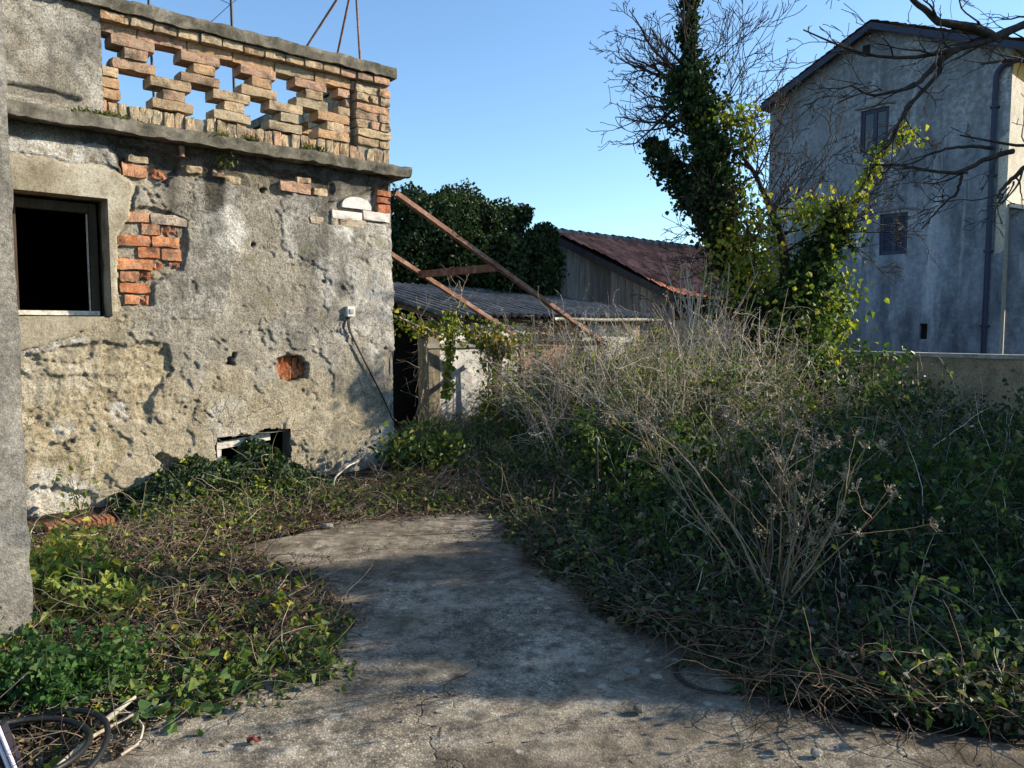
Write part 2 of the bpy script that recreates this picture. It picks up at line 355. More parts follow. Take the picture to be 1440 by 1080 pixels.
# ------------------------------------------------------------------ ground
def gpoly(pts, z=0.0): return A([gnd(*p, z)[:2] for p in pts])
SLAB = np.concatenate([gpoly([(-150, 1070), (60, 1005), (230, 800), (330, 768), (420, 742), (520, 712), (560, 690), (620, 664), (700, 661), (760, 690),
                              (815, 760), (900, 850), (1010, 905), (1100, 985), (1250, 1010), (1440, 1050)]), A([[2.6, 2.6], [3.2, 1.0], [-3.2, 1.0]])])
def spaced(lo, hi, step, far):
    a = list(np.arange(lo, hi + 1e-6, step)); s = step
    while a[-1] < far: s *= 1.35; a.append(a[-1] + s)
    s = step; b = []
    x = lo
    while x > -far: s *= 1.35; x -= s; b.append(x)
    return A(b[::-1] + a)
gx = spaced(-7, 10, .14, 900); gy = spaced(.5, 14, .14, 900)
X, Y = np.meshgrid(gx, gy, indexing='ij')
Zg = -.015 + .035 * fbm(X * .8, Y * .8, oct=4, seed=3) * sstep(60, 20, np.hypot(X, Y))
Zg = np.where(sdpoly(X, Y, SLAB) < .25, np.minimum(Zg, 0) - .035, Zg)
kind(Geo().grid(np.stack([X, Y, Zg], -1)).build('ground', M_SOIL), 'structure')
xs = np.arange(-3.4, 3.6, .05); ys = np.arange(.9, 9, .05)
X, Y = np.meshgrid(xs, ys, indexing='ij'); sd = sdpoly(X, Y, SLAB) + .10 * fbm(X * 2.2, Y * 2.2, oct=4, seed=8)
Zs = .012 * fbm(X * .9, Y * .9, oct=3, seed=5) + .0015 * fbm(X * 9, Y * 9, oct=2, seed=15)
Zs = Zs - .05 * sstep(-.12, .03, sd)
kp = (sd[:-1, :-1] < .04)
dm = np.clip(sstep(-.42, -.05, sd + .18 * fbm(X * 3, Y * 3, oct=4, seed=18)) + .55 * sstep(.25, .75, fbm(X * 1.2, Y * 1.2, oct=5, seed=19)), 0, 1)
kind(Geo().grid(np.stack([X, Y, Zs], -1), np.stack([dm, dm, dm], -1), keep=kp).build('concrete_yard', M_SLAB), 'structure')

# ------------------------------------------------------------------ the ruined house
S_R, S_L = 2.943, 3.70; Z_B, Z_T = 1.69, 2.715           # big window opening
B_L, B_R = 2.05, 1.275; B_T, B_B = .525, -.05            # basement opening
house = thing('ruined_house', uv(-3, 2, 0), 'low ruined house with flaking grey plaster and an openwork brick parapet', 'house')
Sg = np.concatenate([np.linspace(0, B_R, 116)[:-1], np.linspace(B_R, B_L, 72)[:-1], np.linspace(B_L, S_R, 83)[:-1], np.linspace(S_R, S_L, 66)[:-1], np.linspace(S_L, 6.2, 100)])
Zw = np.concatenate([np.linspace(-.35, B_B, 20)[:-1], np.linspace(B_B, B_T, 52)[:-1], np.linspace(B_T, Z_B, 106)[:-1], np.linspace(Z_B, Z_T, 93)[:-1], np.linspace(Z_T, 3.285, 53)])
SS, ZW = np.meshgrid(Sg, Zw, indexing='ij')
def wpoly(pts): return A([onwall(*p) for p in pts])
wob = .030 * fbm(SS * 5, ZW * 5, oct=4, seed=21) + .016 * fbm(SS * 21, ZW * 21, oct=3, seed=22)
def msk(pts, soft=.02, w=1.0): return sstep(soft, -soft, sdpoly(SS, ZW, wpoly(pts)) + wob * w)
under = msk([(20, 505), (60, 492), (160, 480), (235, 485), (244, 520), (217, 560), (212, 600), (160, 592), (60, 632), (20, 640)])
under2 = msk([(20, 640), (70, 625), (150, 600), (190, 620), (150, 680), (60, 700), (20, 710)])
brick1 = msk([(158, 296), (215, 292), (266, 308), (263, 347), (256, 379), (215, 398), (214, 428), (172, 432), (158, 380)], .012, .5)
brick2 = msk([(165, 205), (240, 216), (258, 236), (232, 256), (212, 262), (168, 250)], .012, .6)
strip = msk([(150, 195), (340, 225), (470, 258), (470, 277), (390, 274), (330, 262), (250, 246), (165, 240)], .015, .8)
brick3 = msk([(462, 284), (500, 274), (528, 262), (560, 255), (560, 312), (465, 316), (435, 316), (435, 302)], .01, .35)
hole = msk([(392, 506), (405, 499), (425, 502), (436, 512), (432, 530), (415, 537), (396, 534)], .014, .7)
broken = msk([(226, 640), (250, 645), (272, 662), (266, 690), (244, 700), (232, 690)], .015, .8)
low = msk([(60, 690), (140, 690), (140, 735), (60, 745)], .02, 1.2)
pits = np.zeros_like(SS)
for (px, py, r, k) in ((357, 345, .055, 1), (430, 403, .035, 1.3), (456, 396, .045, 1.4), (323, 506, .045, 1.3), (275, 572, .05, .5), (300, 590, .07, .5), (160, 655, .04, .9), (90, 625, .05, .7), (130, 700, .05, .9), (372, 268, .03, 1.2), (348, 268, .03, 1.2)):
    s, z = onwall(px, py)
    pits = np.maximum(pits, k * sstep(1, .35, (np.hypot((SS - s) * 1.2, (ZW - z) * 1.2) + 2.6 * wob * min(1, r / .05) + .2 * r) / r))
sprk = sstep(.62, .8, vnoise(SS * 17, ZW * 17, seed=41)) * sstep(0, .5, fbm(SS * 1.3, ZW * 1.3, oct=3, seed=43) + .12)
crk = np.zeros_like(SS)
for line in ([(235, 486), (244, 520), (217, 560), (212, 600)], [(272, 560), (300, 590), (320, 600)], [(120, 560), (165, 585), (205, 612)], [(40, 505), (110, 512), (160, 490), (230, 488)], [(300, 180), (330, 240), (300, 290)][:0] or [(210, 690), (232, 720)]):
    L = A([onwall(*p) for p in line])
    for a, b in zip(L[:-1], L[1:]):
        e = b - a; t = np.clip(((SS - a[0]) * e[0] + (ZW - a[1]) * e[1]) / (e @ e), 0, 1)
        crk = np.maximum(crk, sstep(.014, .003, np.hypot(SS - a[0] - e[0] * t, ZW - a[1] - e[1] * t) + .8 * np.abs(wob)))
dsp = .014 * fbm(SS * 1.1, ZW * 1.1, oct=3, seed=31) + .005 * fbm(SS * 6, ZW * 6, oct=3, seed=33) + .0035 * fbm(SS * 26, ZW * 26, oct=2, seed=34)
flk = sstep(.0, .04, fbm(SS * 1.9 + 7, ZW * 1.9, oct=5, seed=36) - .30 - .35 * sstep(1.6, .4, ZW) * -1) 
flk2 = sstep(.0, .03, fbm(SS * 2.7 + 17, ZW * 2.7, oct=6, seed=38) - .62)
chip = sstep(.0, .05, fbm(SS * 9, ZW * 9, oct=4, seed=39) - .97) * sstep(-.3, .3, fbm(SS * 1.2, ZW * 1.2, oct=2, seed=40))
dsp = dsp - .009 * flk2 * (1 - under) - .012 * chip
dsp = dsp - .013 * flk * sstep(3.1, 2.9, ZW)
rdg = lambda f, sd, o: sum((.5 ** k) * (1 - 2.2 * np.abs(vnoise(SS * f * 2.1 ** k, ZW * f * 2.1 ** k, seed=sd + k))) for k in range(o))
rough = .009 * rdg(7, 351, 4) - .008
lowblot = sstep(.05, .5, fbm(SS * 1.7, ZW * 1.7, oct=4, seed=61)) * sstep(1.5, .6, ZW)
dsp = dsp - np.maximum(under, under2 * .6) * .030 + under * (rough + .006 * vnoise(SS * 34, ZW * 34, seed=37)) + .5 * under2 * rough - .006 * lowblot * (1 - under) + .22 * lowblot * rough
dsp = dsp - brick1 * .042 - brick2 * .065 - strip * (.035 - rough) - brick3 * .03 - hole * .16 - broken * (.06 - 1.6 * rough) - low * .03
dsp = dsp - pits * .055 - sprk * .003 - crk * .022
edge = sstep(.10, 0, SS)
dsp = dsp - edge * (.012 + .012 * vnoise(SS * 0 + 3, ZW * 9, seed=51))
Sx = SS + edge * (.010 * vnoise(SS * 0, ZW * 11, seed=52) + .008 * vnoise(SS * 0, ZW * 31, seed=53))
ring = sdpoly(SS, ZW, wpoly([(-20, 215), (90, 226), (165, 238), (190, 262), (182, 300), (167, 335), (166, 440), (120, 466), (62, 487), (20, 494), (-20, 492)])) + .5 * wob
dsp = np.where(ring < .02, np.minimum(dsp, -.012), dsp)
# colour masks: undercoat / lime / dark stains, pits and cracks
ucm = np.clip(np.maximum.reduce([under, under2, broken * .6, low, sstep(1.6, .5, ZW + .5 * fbm(SS * 1.3, ZW * 1.3, oct=4, seed=62)) * .75, sstep(1.9, 3.4, SS + .35 * fbm(SS * 2, ZW * 2, oct=3, seed=63)) * .75]), 0, 1)
ucm = np.maximum(ucm, np.maximum(flk * .25, flk2 * .35)); ucm = np.maximum(ucm, (brick1 + brick2 + strip) * .55)
lime = np.clip(.75 * sstep(.15, .65, fbm(SS * 1.5 + 4, ZW * 1.5, oct=4, seed=64) + .5 * sstep(2.6, 1.2, SS) * sstep(1.2, 2.2, ZW)), 0, 1) * (1 - under * .6)
lime = np.maximum(lime, 1.6 * msk([(0, 190), (60, 193), (150, 205), (170, 222), (168, 240), (120, 240), (60, 225), (0, 222)], .02, .8))
lime = np.maximum(lime, .9 * msk([(500, 284), (540, 290), (548, 340), (548, 275), (560, 275), (560, 350)], .02, .6))
for (px, py, r) in ((175, 580, .10), (92, 600, .07), (105, 690, .16), (265, 668, .09), (130, 720, .1), (465, 380, .25), (480, 320, .2), (320, 320, .25)):
    s, z = onwall(px, py); lime = np.maximum(lime, 1.3 * sstep(r, r * .5, np.hypot(SS - s, ZW - z) + 1.5 * wob))
darkm = np.clip(.95 * sstep(3.02, 3.26, ZW + .09 * fbm(SS * 3, ZW * 2, oct=4, seed=65)) + .7 * pits + .5 * crk + .8 * sstep(2.3, 3.1, ZW + .5 * fbm(SS * 7, ZW * .9, oct=4, seed=67)) * sstep(-.2, .5, fbm(SS * 5, ZW * .7, oct=4, seed=68)) + .6 * sstep(.0, .6, fbm(SS * 2.2, ZW * 1.5, oct=5, seed=66)) * sstep(1.1, 2.2, ZW) * sstep(2.6, 1.8, SS) +   .2 * sprk + .6 * hole + .12 * brick1 + .35 * strip, 0, 1)
darkm = np.clip(darkm + .25 * chip, 0, 1); darkm = darkm * (1 - .9 * np.clip(lime - 1, 0, 1))
colw = np.stack([ucm, lime, darkm], -1)
P = C0 - Sx[..., None] * U + ZW[..., None] * ZZ + dsp[..., None] * NN
cs, cz = (Sg[:-1] + Sg[1:]) / 2, (Zw[:-1] + Zw[1:]) / 2
CS, CZ = np.meshgrid(cs, cz, indexing='ij')
inwin = (CS > S_R) & (CS < S_L) & (CZ > Z_B) & (CZ < Z_T)
jag = .03 * fbm(CS * 9, CZ * 9, oct=3, seed=71)
inbas = (CS > B_R - jag) & (CS < B_L + jag * .6) & (CZ > B_B) & (CZ < B_T + .02 + jag - (CS - 1.6) * .03)
g = Geo().grid(P, colw, keep=~(inwin | inbas))
for (px, py) in (): pass
# plain outer faces of the other sides
g.box(uv(-.035, .03, -.35), U * .03, V_ * 4.2, ZZ * 3.63, (.3, .3, .3))
g.box(uv(-6.2, 4.2, -.35), U * 6.19, V_ * .2, ZZ * 3.63, (.3, .3, .3))
g.box(uv(-6.4, .03, -.35), U * .2, V_ * 4.37, ZZ * 3.63, (.3, .3, .3))
g.build('plaster_wall', M_PLASTER, house)
# smooth render band round the window
kr = (ring[:-1, :-1] < 0) & ~inwin
rd = .013 + .003 * fbm(SS * 2.5, ZW * 2.5, oct=3, seed=83) - .012 * sstep(-.03, .0, ring)
Pr = C0 - SS[..., None] * U + ZW[..., None] * ZZ + rd[..., None] * NN
g = Geo().grid(Pr, keep=kr)
def reveal(g, s0, s1, z0, z1, depth, d0):
    for a, b in (((s0, z0), (s0, z1)), ((s0, z1), (s1, z1)), ((s1, z1), (s1, z0)), ((s1, z0), (s0, z0))):
        n = 24; t = np.linspace(0, 1, n)[:, None]; e = (1 - t) * A(a) + t * A(b); dd = np.linspace(d0, -depth, 8)
        Q = A([[wallpt(q[0], q[1], d) for d in dd] for q in e]); Q = Q + .006 * fbm(Q[..., 0] * 7, Q[..., 1] * 7, Q[..., 2] * 7, oct=3, seed=81)[..., None] * 1.0
        g.grid(Q)
reveal(g, S_R, S_L, Z_B, Z_T, .30, .004)
g.build('window_surround', M_SURR, house)
# window frame, weathered timber with a white sill strip
fr = Geo(); ys_ = (.16, .13, .09)
def wbox(g, s0, s1, z0, z1, d0, d1, col, jit=.003): g.box(wallpt(s1, z0, d0), U * (s1 - s0), ZZ * (z1 - z0), NN * (d1 - d0), col, jit=jit)
wbox(fr, S_R + .045, S_R + .105, Z_B + .02, Z_T - .03, -.27, -.19, (.05, .04, .026)); wbox(fr, S_L - .10, S_L - .02, Z_B + .05, Z_T - .03, -.27, -.19, (.07, .05, .035))
wbox(fr, S_R + .105, S_L - .10, Z_T - .11, Z_T - .03, -.268, -.192, (.05, .04, .028))
frame = fr.build('window_frame', M_WOOD, house)
g = Geo(); wbox(g, S_R + .05, S_L - .02, Z_B + .012, Z_B + .05, -.275, -.17, (.6, .6, .6)); g.build('sill_board', M_OLDWHITE, frame)
g = Geo(); wbox(g, S_R + .11, S_R + .122, Z_B + .05, Z_T - .12, -.25, -.215, (.5, .5, .5)); g.build('casement_edge', M_OLDWHITE, frame)
# basement opening with white timber frame
g = Geo(); reveal(g, B_R, B_L, B_B, B_T, .22, -.012); g.build('cellar_reveal', M_PLASTER, house)
g = Geo(); tl = -.05
g.box(wallpt(B_L - .015, B_T - .135, -.13), U * .56 + ZZ * .05, ZZ * .075, NN * .05, jit=.003); g.box(wallpt(B_L - .015, B_B, -.125), U * .055, ZZ * .44, NN * .045, jit=.003)
g.build('cellar_window_frame', M_OLDWHITE, house)
# room behind, its darkness put into the lining colour
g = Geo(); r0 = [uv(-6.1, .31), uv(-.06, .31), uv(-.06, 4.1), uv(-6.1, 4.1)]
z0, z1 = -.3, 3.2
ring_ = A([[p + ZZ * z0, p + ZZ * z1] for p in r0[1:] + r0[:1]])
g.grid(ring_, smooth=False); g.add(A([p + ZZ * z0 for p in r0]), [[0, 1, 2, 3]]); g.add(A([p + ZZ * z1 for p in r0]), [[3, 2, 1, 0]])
g.build('room_lining', M_UNLIT, house)
# ---- bricks let into the wall
BR = [(.50, .19, .085), (.56, .24, .11), (.43, .15, .075), (.52, .26, .15), (.46, .22, .12)]
TAN = [(.47, .345, .215), (.40, .29, .18), (.51, .38, .24), (.47, .30, .17), (.42, .335, .22), (.46, .28, .19), (.37, .245, .165)]
def rbrick(g, o, ax, ay, az, col, r, rough=.006):
    """one worn brick: a subdivided box with rounded, chipped edges"""
    n = (5, 4, 4); V = []; Fq = []
    o, ax, ay, az = [np.asarray(q, float) for q in (o, ax, ay, az)]
    ln = [np.linalg.norm(q) for q in (ax, ay, az)]
    idx = {}
    def vid(i, j, k):
        if (i, j, k) not in idx: idx[(i, j, k)] = len(V); V.append((i / n[0], j / n[1], k / n[2]))
        return idx[(i, j, k)]
    for f, (a, b) in ((0, (1, 2)), (1, (2, 0)), (2, (0, 1))):
        for side in (0, n[f]):
            for i in range(n[a]):
                for j in range(n[b]):
                    q = []
                    for di, dj in ((0, 0), (1, 0), (1, 1), (0, 1)):
                        c = [0, 0, 0]; c[f] = side; c[a] = i + di; c[b] = j + dj; q.append(vid(*c))
                    Fq.append(q if side else q[::-1])
    T = A(V); L = A(ln); x = (T - .5) * L; h = L / 2; rad = .005 + r.random() * .006
    inner = np.clip(x, -(h - rad), h - rad); dlt = x - inner; m = np.linalg.norm(dlt, axis=1, keepdims=True)
    x = inner + np.where(m > rad, dlt * rad / np.maximum(m, 1e-9), dlt)
    e = [q / l for q, l in zip((ax, ay, az), ln)]
    W = o + (ax + ay + az) / 2 + x[:, :1] * e[0] + x[:, 1:2] * e[1] + x[:, 2:] * e[2]
    sd = int(r.integers(1e6)); q = W * 24; rough = rough * 1.05
    W = W + rough * A([fbm(q[:, 0], q[:, 1], q[:, 2], oct=2, seed=sd % 991 + k) for k in range(3)]).T
    if np.dot(np.cross(ax, ay), az) < 0: Fq = [f[::-1] for f in Fq]
    c = A(col) * (1 + r.uniform(-.13, .13))
    g.add(W, Fq, c, smooth=False)
def wallbrick(g, rect, col, d0, d1, r, rough=.008):
    x0, y0, x1, y1 = rect
    ym = (y0 + y1) / 2; s1, z = onwall(x0, ym); s0, _ = onwall(x1, ym); xm = (x0 + x1) / 2
    _, zt = onwall(xm, y0); _, zb = onwall(xm, y1)
    rbrick(g, wallpt(s1, zb, d0), U * (s1 - s0), ZZ * (zt - zb), NN * (d1 - d0), col, r, rough)
r = np.random.default_rng(5)
def patch_bricks(rows):
    g = Geo()
    for rects, cols, d0, d1, vary, rough in rows:
        for q in rects: wallbrick(g, q, cols[int(r.integers(len(cols)))], d0, d1 + r.uniform(-vary, vary), r, rough)
    g.build('exposed_brickwork', M_BRICK, house)
DARKBR = [(.33, .12, .06), (.27, .10, .05)]; PALE = [(.45, .36, .29)]
patch_bricks([([(170, 298, 211, 312), (199, 314, 226, 330), (166, 330, 212, 346), (214, 333, 253, 348), (195, 347, 226, 363), (228, 350, 257, 366), (161, 364, 215, 379), (170, 381, 197, 396), (169, 398, 212, 412), (176, 414, 197, 428)], BR, -.16, -.014, .010, .009),
              ([(228, 315, 241, 332), (239, 318, 253, 331), (200, 381, 213, 394), (199, 416, 211, 429), (216, 368, 232, 378), (240, 368, 255, 377)], DARKBR, -.16, -.035, .008, .02), ([(213, 302, 264, 316)], PALE, -.16, -.008, .002, .009)])
patch_bricks([([(173, 229, 208, 248)], BR, -.16, -.02, .004, .009), ([(217, 239, 234, 250)], DARKBR, -.16, -.035, .004, .02), ([(180, 219, 208, 229)], TAN, -.12, .0, .004, .009)])
patch_bricks([([(395, 256, 437, 271), (418, 249, 437, 258), (442, 265, 462, 275)], TAN, -.12, .002, .004, .009)])
patch_bricks([([(317, 248, 339, 259), (300, 240, 316, 249)], TAN, -.12, .0, .004, .009)])
patch_bricks([([(262, 233, 285, 243)], TAN, -.12, .0, .004, .009)])
patch_bricks([([(530, 268, 549, 276), (530, 278, 549, 286), (531, 288, 549, 300)], BR, -.12, .012, .003, .008), ([(466, 307, 477, 318), (479, 308, 515, 320)], [(.44, .36, .26)], -.12, -.002, .002, .008)])
patch_bricks([([(437, 304, 455, 315)], [(.44, .36, .26)], -.12, -.002, .002, .008)])
patch_bricks([([(393, 503, 402, 535), (403, 501, 416, 536), (417, 504, 425, 533), (426, 507, 433, 530)], [(.42, .13, .045), (.36, .11, .04)], -.22, -.085, .025, .022)])
patch_bricks([([(234, 662, 250, 675), (240, 678, 256, 690)], [(.34, .22, .15)], -.15, -.02, .004, .02)])
g = Geo()
for q in [(467, 297, 509, 309), (511, 298, 548, 311)]: wallbrick(g, q, (.62, .56, .50), -.12, .008, r, .006)
n = 18; a = np.linspace(0, math.pi, n); s0, zb = onwall(522, 296); s1, _ = onwall(481, 296); _, zt = onwall(500, 277)
arc = A([[(s0 + s1) / 2 + (s1 - s0) / 2 * math.cos(t), zb + (zt - zb) * math.sin(t) ** .7] for t in a])
fp = A([wallpt(s, z, .006) for s, z in arc]); bp = A([wallpt(s, z, -.1) for s, z in arc])
g.grid(np.stack([fp, bp], 1), (.62, .60, .56), smooth=False); ce = fp.mean(0); g.add(np.concatenate([fp, [ce]]), A([[i, i + 1, n] for i in range(n - 1)] + [[n - 1, 0, n]]), (.62, .60, .56))
g.build('whitewashed_stones', mat_attr('whitewashed_stone', .9, 16, .22, .6), house)
# ---- projecting concrete ledge and terrace slab
def sweep(prof, s0, s1, n, amp, seed, s_end=None, close=True):
    """profile [(d, z)] swept along the wall from s1 to s0 with rough edges"""
    sv = np.linspace(s1, s0, n); pr = A(prof); m = []
    for a, b in zip(pr, np.roll(pr, -1, 0)):
        k = max(2, int(np.linalg.norm(b - a) / .03)); t = np.linspace(0, 1, k, endpoint=False)[:, None]; m.append(a + (b - a) * t)
    m = np.concatenate(m); m = np.concatenate([m, m[:1]])
    Q = C0 - sv[:, None, None] * U + m[None, :, :1] * NN + m[None, :, 1:] * ZZ
    no = A([fbm(Q[..., 0] * 9, Q[..., 1] * 9, Q[..., 2] * 9, oct=4, seed=seed + k) for k in range(3)])
    Q = Q + amp * np.moveaxis(no, 0, -1)
    g = Geo().grid(Q, flip=True); c = Q[-1].mean(0)
    g.add(np.concatenate([Q[-1], [c]]), A([[i, i + 1, len(m)] for i in range(len(m) - 1)]))
    return g
sweep([(.16, 3.275), (.165, 3.385), (-.3, 3.41), (-.3, 3.275)], -.15, 6.25, 420, .013, 91).build('concrete_ledge', M_LEDGE, house)
g = Geo().box(uv(-6.2, .31, 3.24), U * 6.34, V_ * 3.9, ZZ * .13); g.build('terrace_slab', M_LEDGE, house)
# ---- parapet: solid left part, openwork bricks, coping
cap = lambda s: 4.35 - .0127 * s
g = Geo(); sv = np.linspace(6.2, 2.945, 120); zv = np.linspace(3.40, 4.345, 40)
SV, ZV = np.meshgrid(sv, zv, indexing='ij'); dv = .012 * fbm(SV * 5, ZV * 5, oct=4, seed=95) + .008 * fbm(SV * 19, ZV * 19, oct=3, seed=96) + .01
dv -= .10 * sstep(.02, -.01, sdpoly(SV, ZV, A([onwall(*p) for p in [(8, 117), (75, 130), (110, 140), (75, 142), (8, 128)]])) )
Q = C0 - SV[..., None] * U + ZV[..., None] * ZZ + dv[..., None] * NN
hs = np.stack([.25 + .25 * vnoise(SV * 2, ZV * 2, seed=7), .45 * sstep(-.1, .5, fbm(SV * 3, ZV * 3, oct=3, seed=8)), .35 * sstep(0, .6, fbm(SV * 2, ZV * 2, oct=4, seed=9))], -1)
g.grid(Q, hs)
g.box(wallpt(6.2, 3.40, -.22), U * 3.262, ZZ * .94, NN * .19, (.3, .2, .3), jit=.0)
E = A([[wallpt(2.945 + .008 * vnoise(A([k * 1.3]), A([d * 20]), seed=4)[0], z, d) for d in np.linspace(.0, -.22, 8)] for k, z in enumerate(np.linspace(3.40, 4.345, 40))])
g.grid(E, (.3, .35, .2)); g.build('parapet_pier', M_PLASTER, house)
r = np.random.default_rng(9); g = Geo(); H = .0955; zb0 = 3.58
def lat_row(put, centres, top, rr):
    for c in centres:
        for k in range(3):
            w = .36 if k != 1 else .20; z = zb0 + H * (5 - k if top else 2 - k)
            cc = c - .03 + (rr.uniform(-.012, .012)) + (-.02 if k == 1 else 0)
            put(cc - w / 2, cc + w / 2, z + .001, z + H - .003, rr)
def putf(s0, s1, z0, z1, rr, d0=-.235, d1=-.02):
    col = TAN[int(rr.integers(7))]; d1 = d1 + rr.uniform(-.012, .012)
    rbrick(g, wallpt(s1, z0, d0), U * (s1 - s0), ZZ * (z1 - z0), NN * (d1 - d0), col, rr, .006)
lat_row(putf, (2.70, 2.115, 1.56, .985), True, r); lat_row(putf, (2.39, 1.83, 1.27, .74), False, r)
for k in range(3): putf(2.80, 2.98, zb0 + H * (2 - k) + .004, zb0 + H * (3 - k) - .006, r)
for k in range(6): putf(.50, .50 + (.14 if k % 2 else .05), zb0 + H * k + .004, zb0 + H * (k + 1) - .006, r, -.235, -.05)
# soldier course standing on the ledge
s = .02
while s < 2.95:
    w = r.uniform(.085, .11); h = .17 + r.uniform(-.015, .012)
    if r.random() > .08: rbrick(g, wallpt(s + w - .008, 3.395, -.22), U * (w - .010), ZZ * h, NN * (.20 + r.uniform(-.025, .015)), TAN[int(r.integers(7))], r, .012)
    s += w
# header course and recessed course under the coping
s = .03
while s < 2.95:
    w = .205 + r.uniform(-.01, .01); z = cap(s) - .082
    rbrick(g, wallpt(min(s + w, 2.95), z, -.2), U * (w - .014), ZZ * .074, NN * (.235 + r.uniform(-.012, .012)), TAN[int(r.integers(7))], r, .007); s += w
s = .05
while s < 2.95:
    w = min(.43, 2.945 - s)
    if w > .05: rbrick(g, wallpt(s + w, 4.155, -.235), U * (w - .012), ZZ * .105, NN * (.19 + r.uniform(-.01, .01)), TAN[int(r.integers(7))], r, .007)
    s += .43
# corner pier
for k in range(7):
    z = 3.585 + k * .093 + (-.093 if k == 9 else 0)
    if z > 4.2: break
    sp_ = [(.0, .435)] if k % 3 == 1 else ([(.0, .15), (.155, .44)] if k % 3 == 0 else [(.0, .14), (.15, .27), (.28, .44)])
    for a, b in sp_:
        ch = r.uniform(-.02, .012)
        rbrick(g, wallpt(b, z, -.28), U * (b - a - .012), ZZ * .082, NN * (.285 + ch), TAN[int(r.integers(7))] if r.random() < .7 else (.50, .28, .16), r, .010)
g.build('openwork_brick_parapet', M_BRICK, house)
g = Geo(); g.box(wallpt(.425, 3.40, -.262), U * .405, ZZ * .86, NN * .235, jit=.004); g.box(wallpt(2.94, 3.397, -.20), U * 2.50, ZZ * .155, NN * .145, jit=.004)
g.box(wallpt(2.94, 4.158, -.22), U * 2.50, ZZ * .10, NN * .155, jit=.003); g.box(wallpt(2.94, 4.262, -.19), U * 2.9, ZZ * .076, NN * .20, jit=.003)
g.build('mortar', mat_concrete('lime_mortar', ((.24, .21, .165), (.33, .30, .24), (.42, .39, .32)), 2, .7, .2, (.12, .105, .08)), house)
# return of the parapet along the end wall, seen through the openings
r = np.random.default_rng(19); g = Geo()
def putr(s0, s1, z0, z1, rr): rbrick(g, uv(-.235, s0, z0), U * .215, ZZ * (z1 - z0), V_ * (s1 - s0), TAN[int(rr.integers(7))], rr, .006)
lat_row(putr, (.80, 1.37, 1.94, 2.51, 3.08), True, r); lat_row(putr, (.52, 1.08, 1.65, 2.22, 2.79, 3.36), False, r)
for k in range(9): 
    putr(.29 + k * .38, .29 + k * .38 + .37, 4.155, 4.26, r); putr(.29 + k * .38, .29 + k * .38 + .37, 4.262, 4.345, r); putr(.29 + k * .38, .29 + k * .38 + .37, 3.40, 3.575, r)
g.build('return_parapet', M_BRICK, house)
g = sweep([(.07, 4.352), (.075, 4.462), (-.26, 4.475), (-.26, 4.352)], -.03, 6.25, 400, .012, 97)
for k, Vc in enumerate(g.V):
    sv = -((Vc - C0) @ U); Vc[:, 2] -= .0127 * np.clip(sv, 0, 9)
g.box(uv(-.27, .265, 4.352), U * .32, V_ * 3.6, ZZ * .115, jit=.004)
g.build('parapet_coping', M_LEDGE, house)
# short pipe stub under the ledge
s, z = onwall(254, 214); Geo().tubes([[wallpt(s, z - .05, .03), wallpt(s, z + .05, .03)]], .025, K=10).add(A([wallpt(s - .05, z - .05, .0), wallpt(s + .05, z - .05, .0), wallpt(s + .05, z - .05, .07), wallpt(s - .05, z - .05, .07)]), [[0, 1, 2, 3]]).build('drain_stub', M_RUST, house)

# ---- switch box and conduit
s, z = onwall(490, 438)
sb = thing('switch_box', wallpt(s, z, .0), 'small white electrical switch box on the plaster near the house corner', 'switch box')
g = Geo(); g.box(wallpt(s + .045, z - .055, .012), U * .09, ZZ * .11, NN * .055, jit=.001); g.build('housing', mat_plain('aged_plastic', (.62, .60, .54), .5, .1, 30), sb)
g = Geo(); g.box(wallpt(s + .022, z - .022, .066), U * .044, ZZ * .05, NN * .012, jit=.001); g.box(wallpt(s + .003, z - .016, .077), U * .006, ZZ * .022, NN * .003, jit=0); g.build('rocker', mat_plain('grey_plastic', (.34, .33, .31), .5, .1, 30), sb)
pts = [(488, 446), (486, 460), (500, 487), (520, 525), (538, 560), (552, 592)]
off = [.02, .035, .03, .02, .018, .022]
L = A([wallpt(*onwall(*p), d) for p, d in zip(pts, off)])
def smooth_line(L, n):
    L = np.asarray(L, float); t = np.concatenate([[0], np.cumsum(np.linalg.norm(np.diff(L, axis=0), axis=1))]); q = np.linspace(0, t[-1], n)
    for _ in range(1):
        out = np.stack([np.interp(q, t, L[:, k]) for k in range(3)], 1)
    for _ in range(2): out[1:-1] = (out[:-2] + 2 * out[1:-1] + out[2:]) / 4
    return out
L = smooth_line(L, 30); g = Geo().tubes([L], .009, K=6).tubes([L + A([.0, 0, -.01]) + .018 * U * np.linspace(1, .2, 30)[:, None]], .007, K=6)
L2 = smooth_line(A([wallpt(*onwall(*p), .03) for p in [(484, 450), (481, 462), (487, 470), (490, 466)]]), 12); g.tubes([L2], .006, K=5)
g.build('conduit', M_DARK, sb)

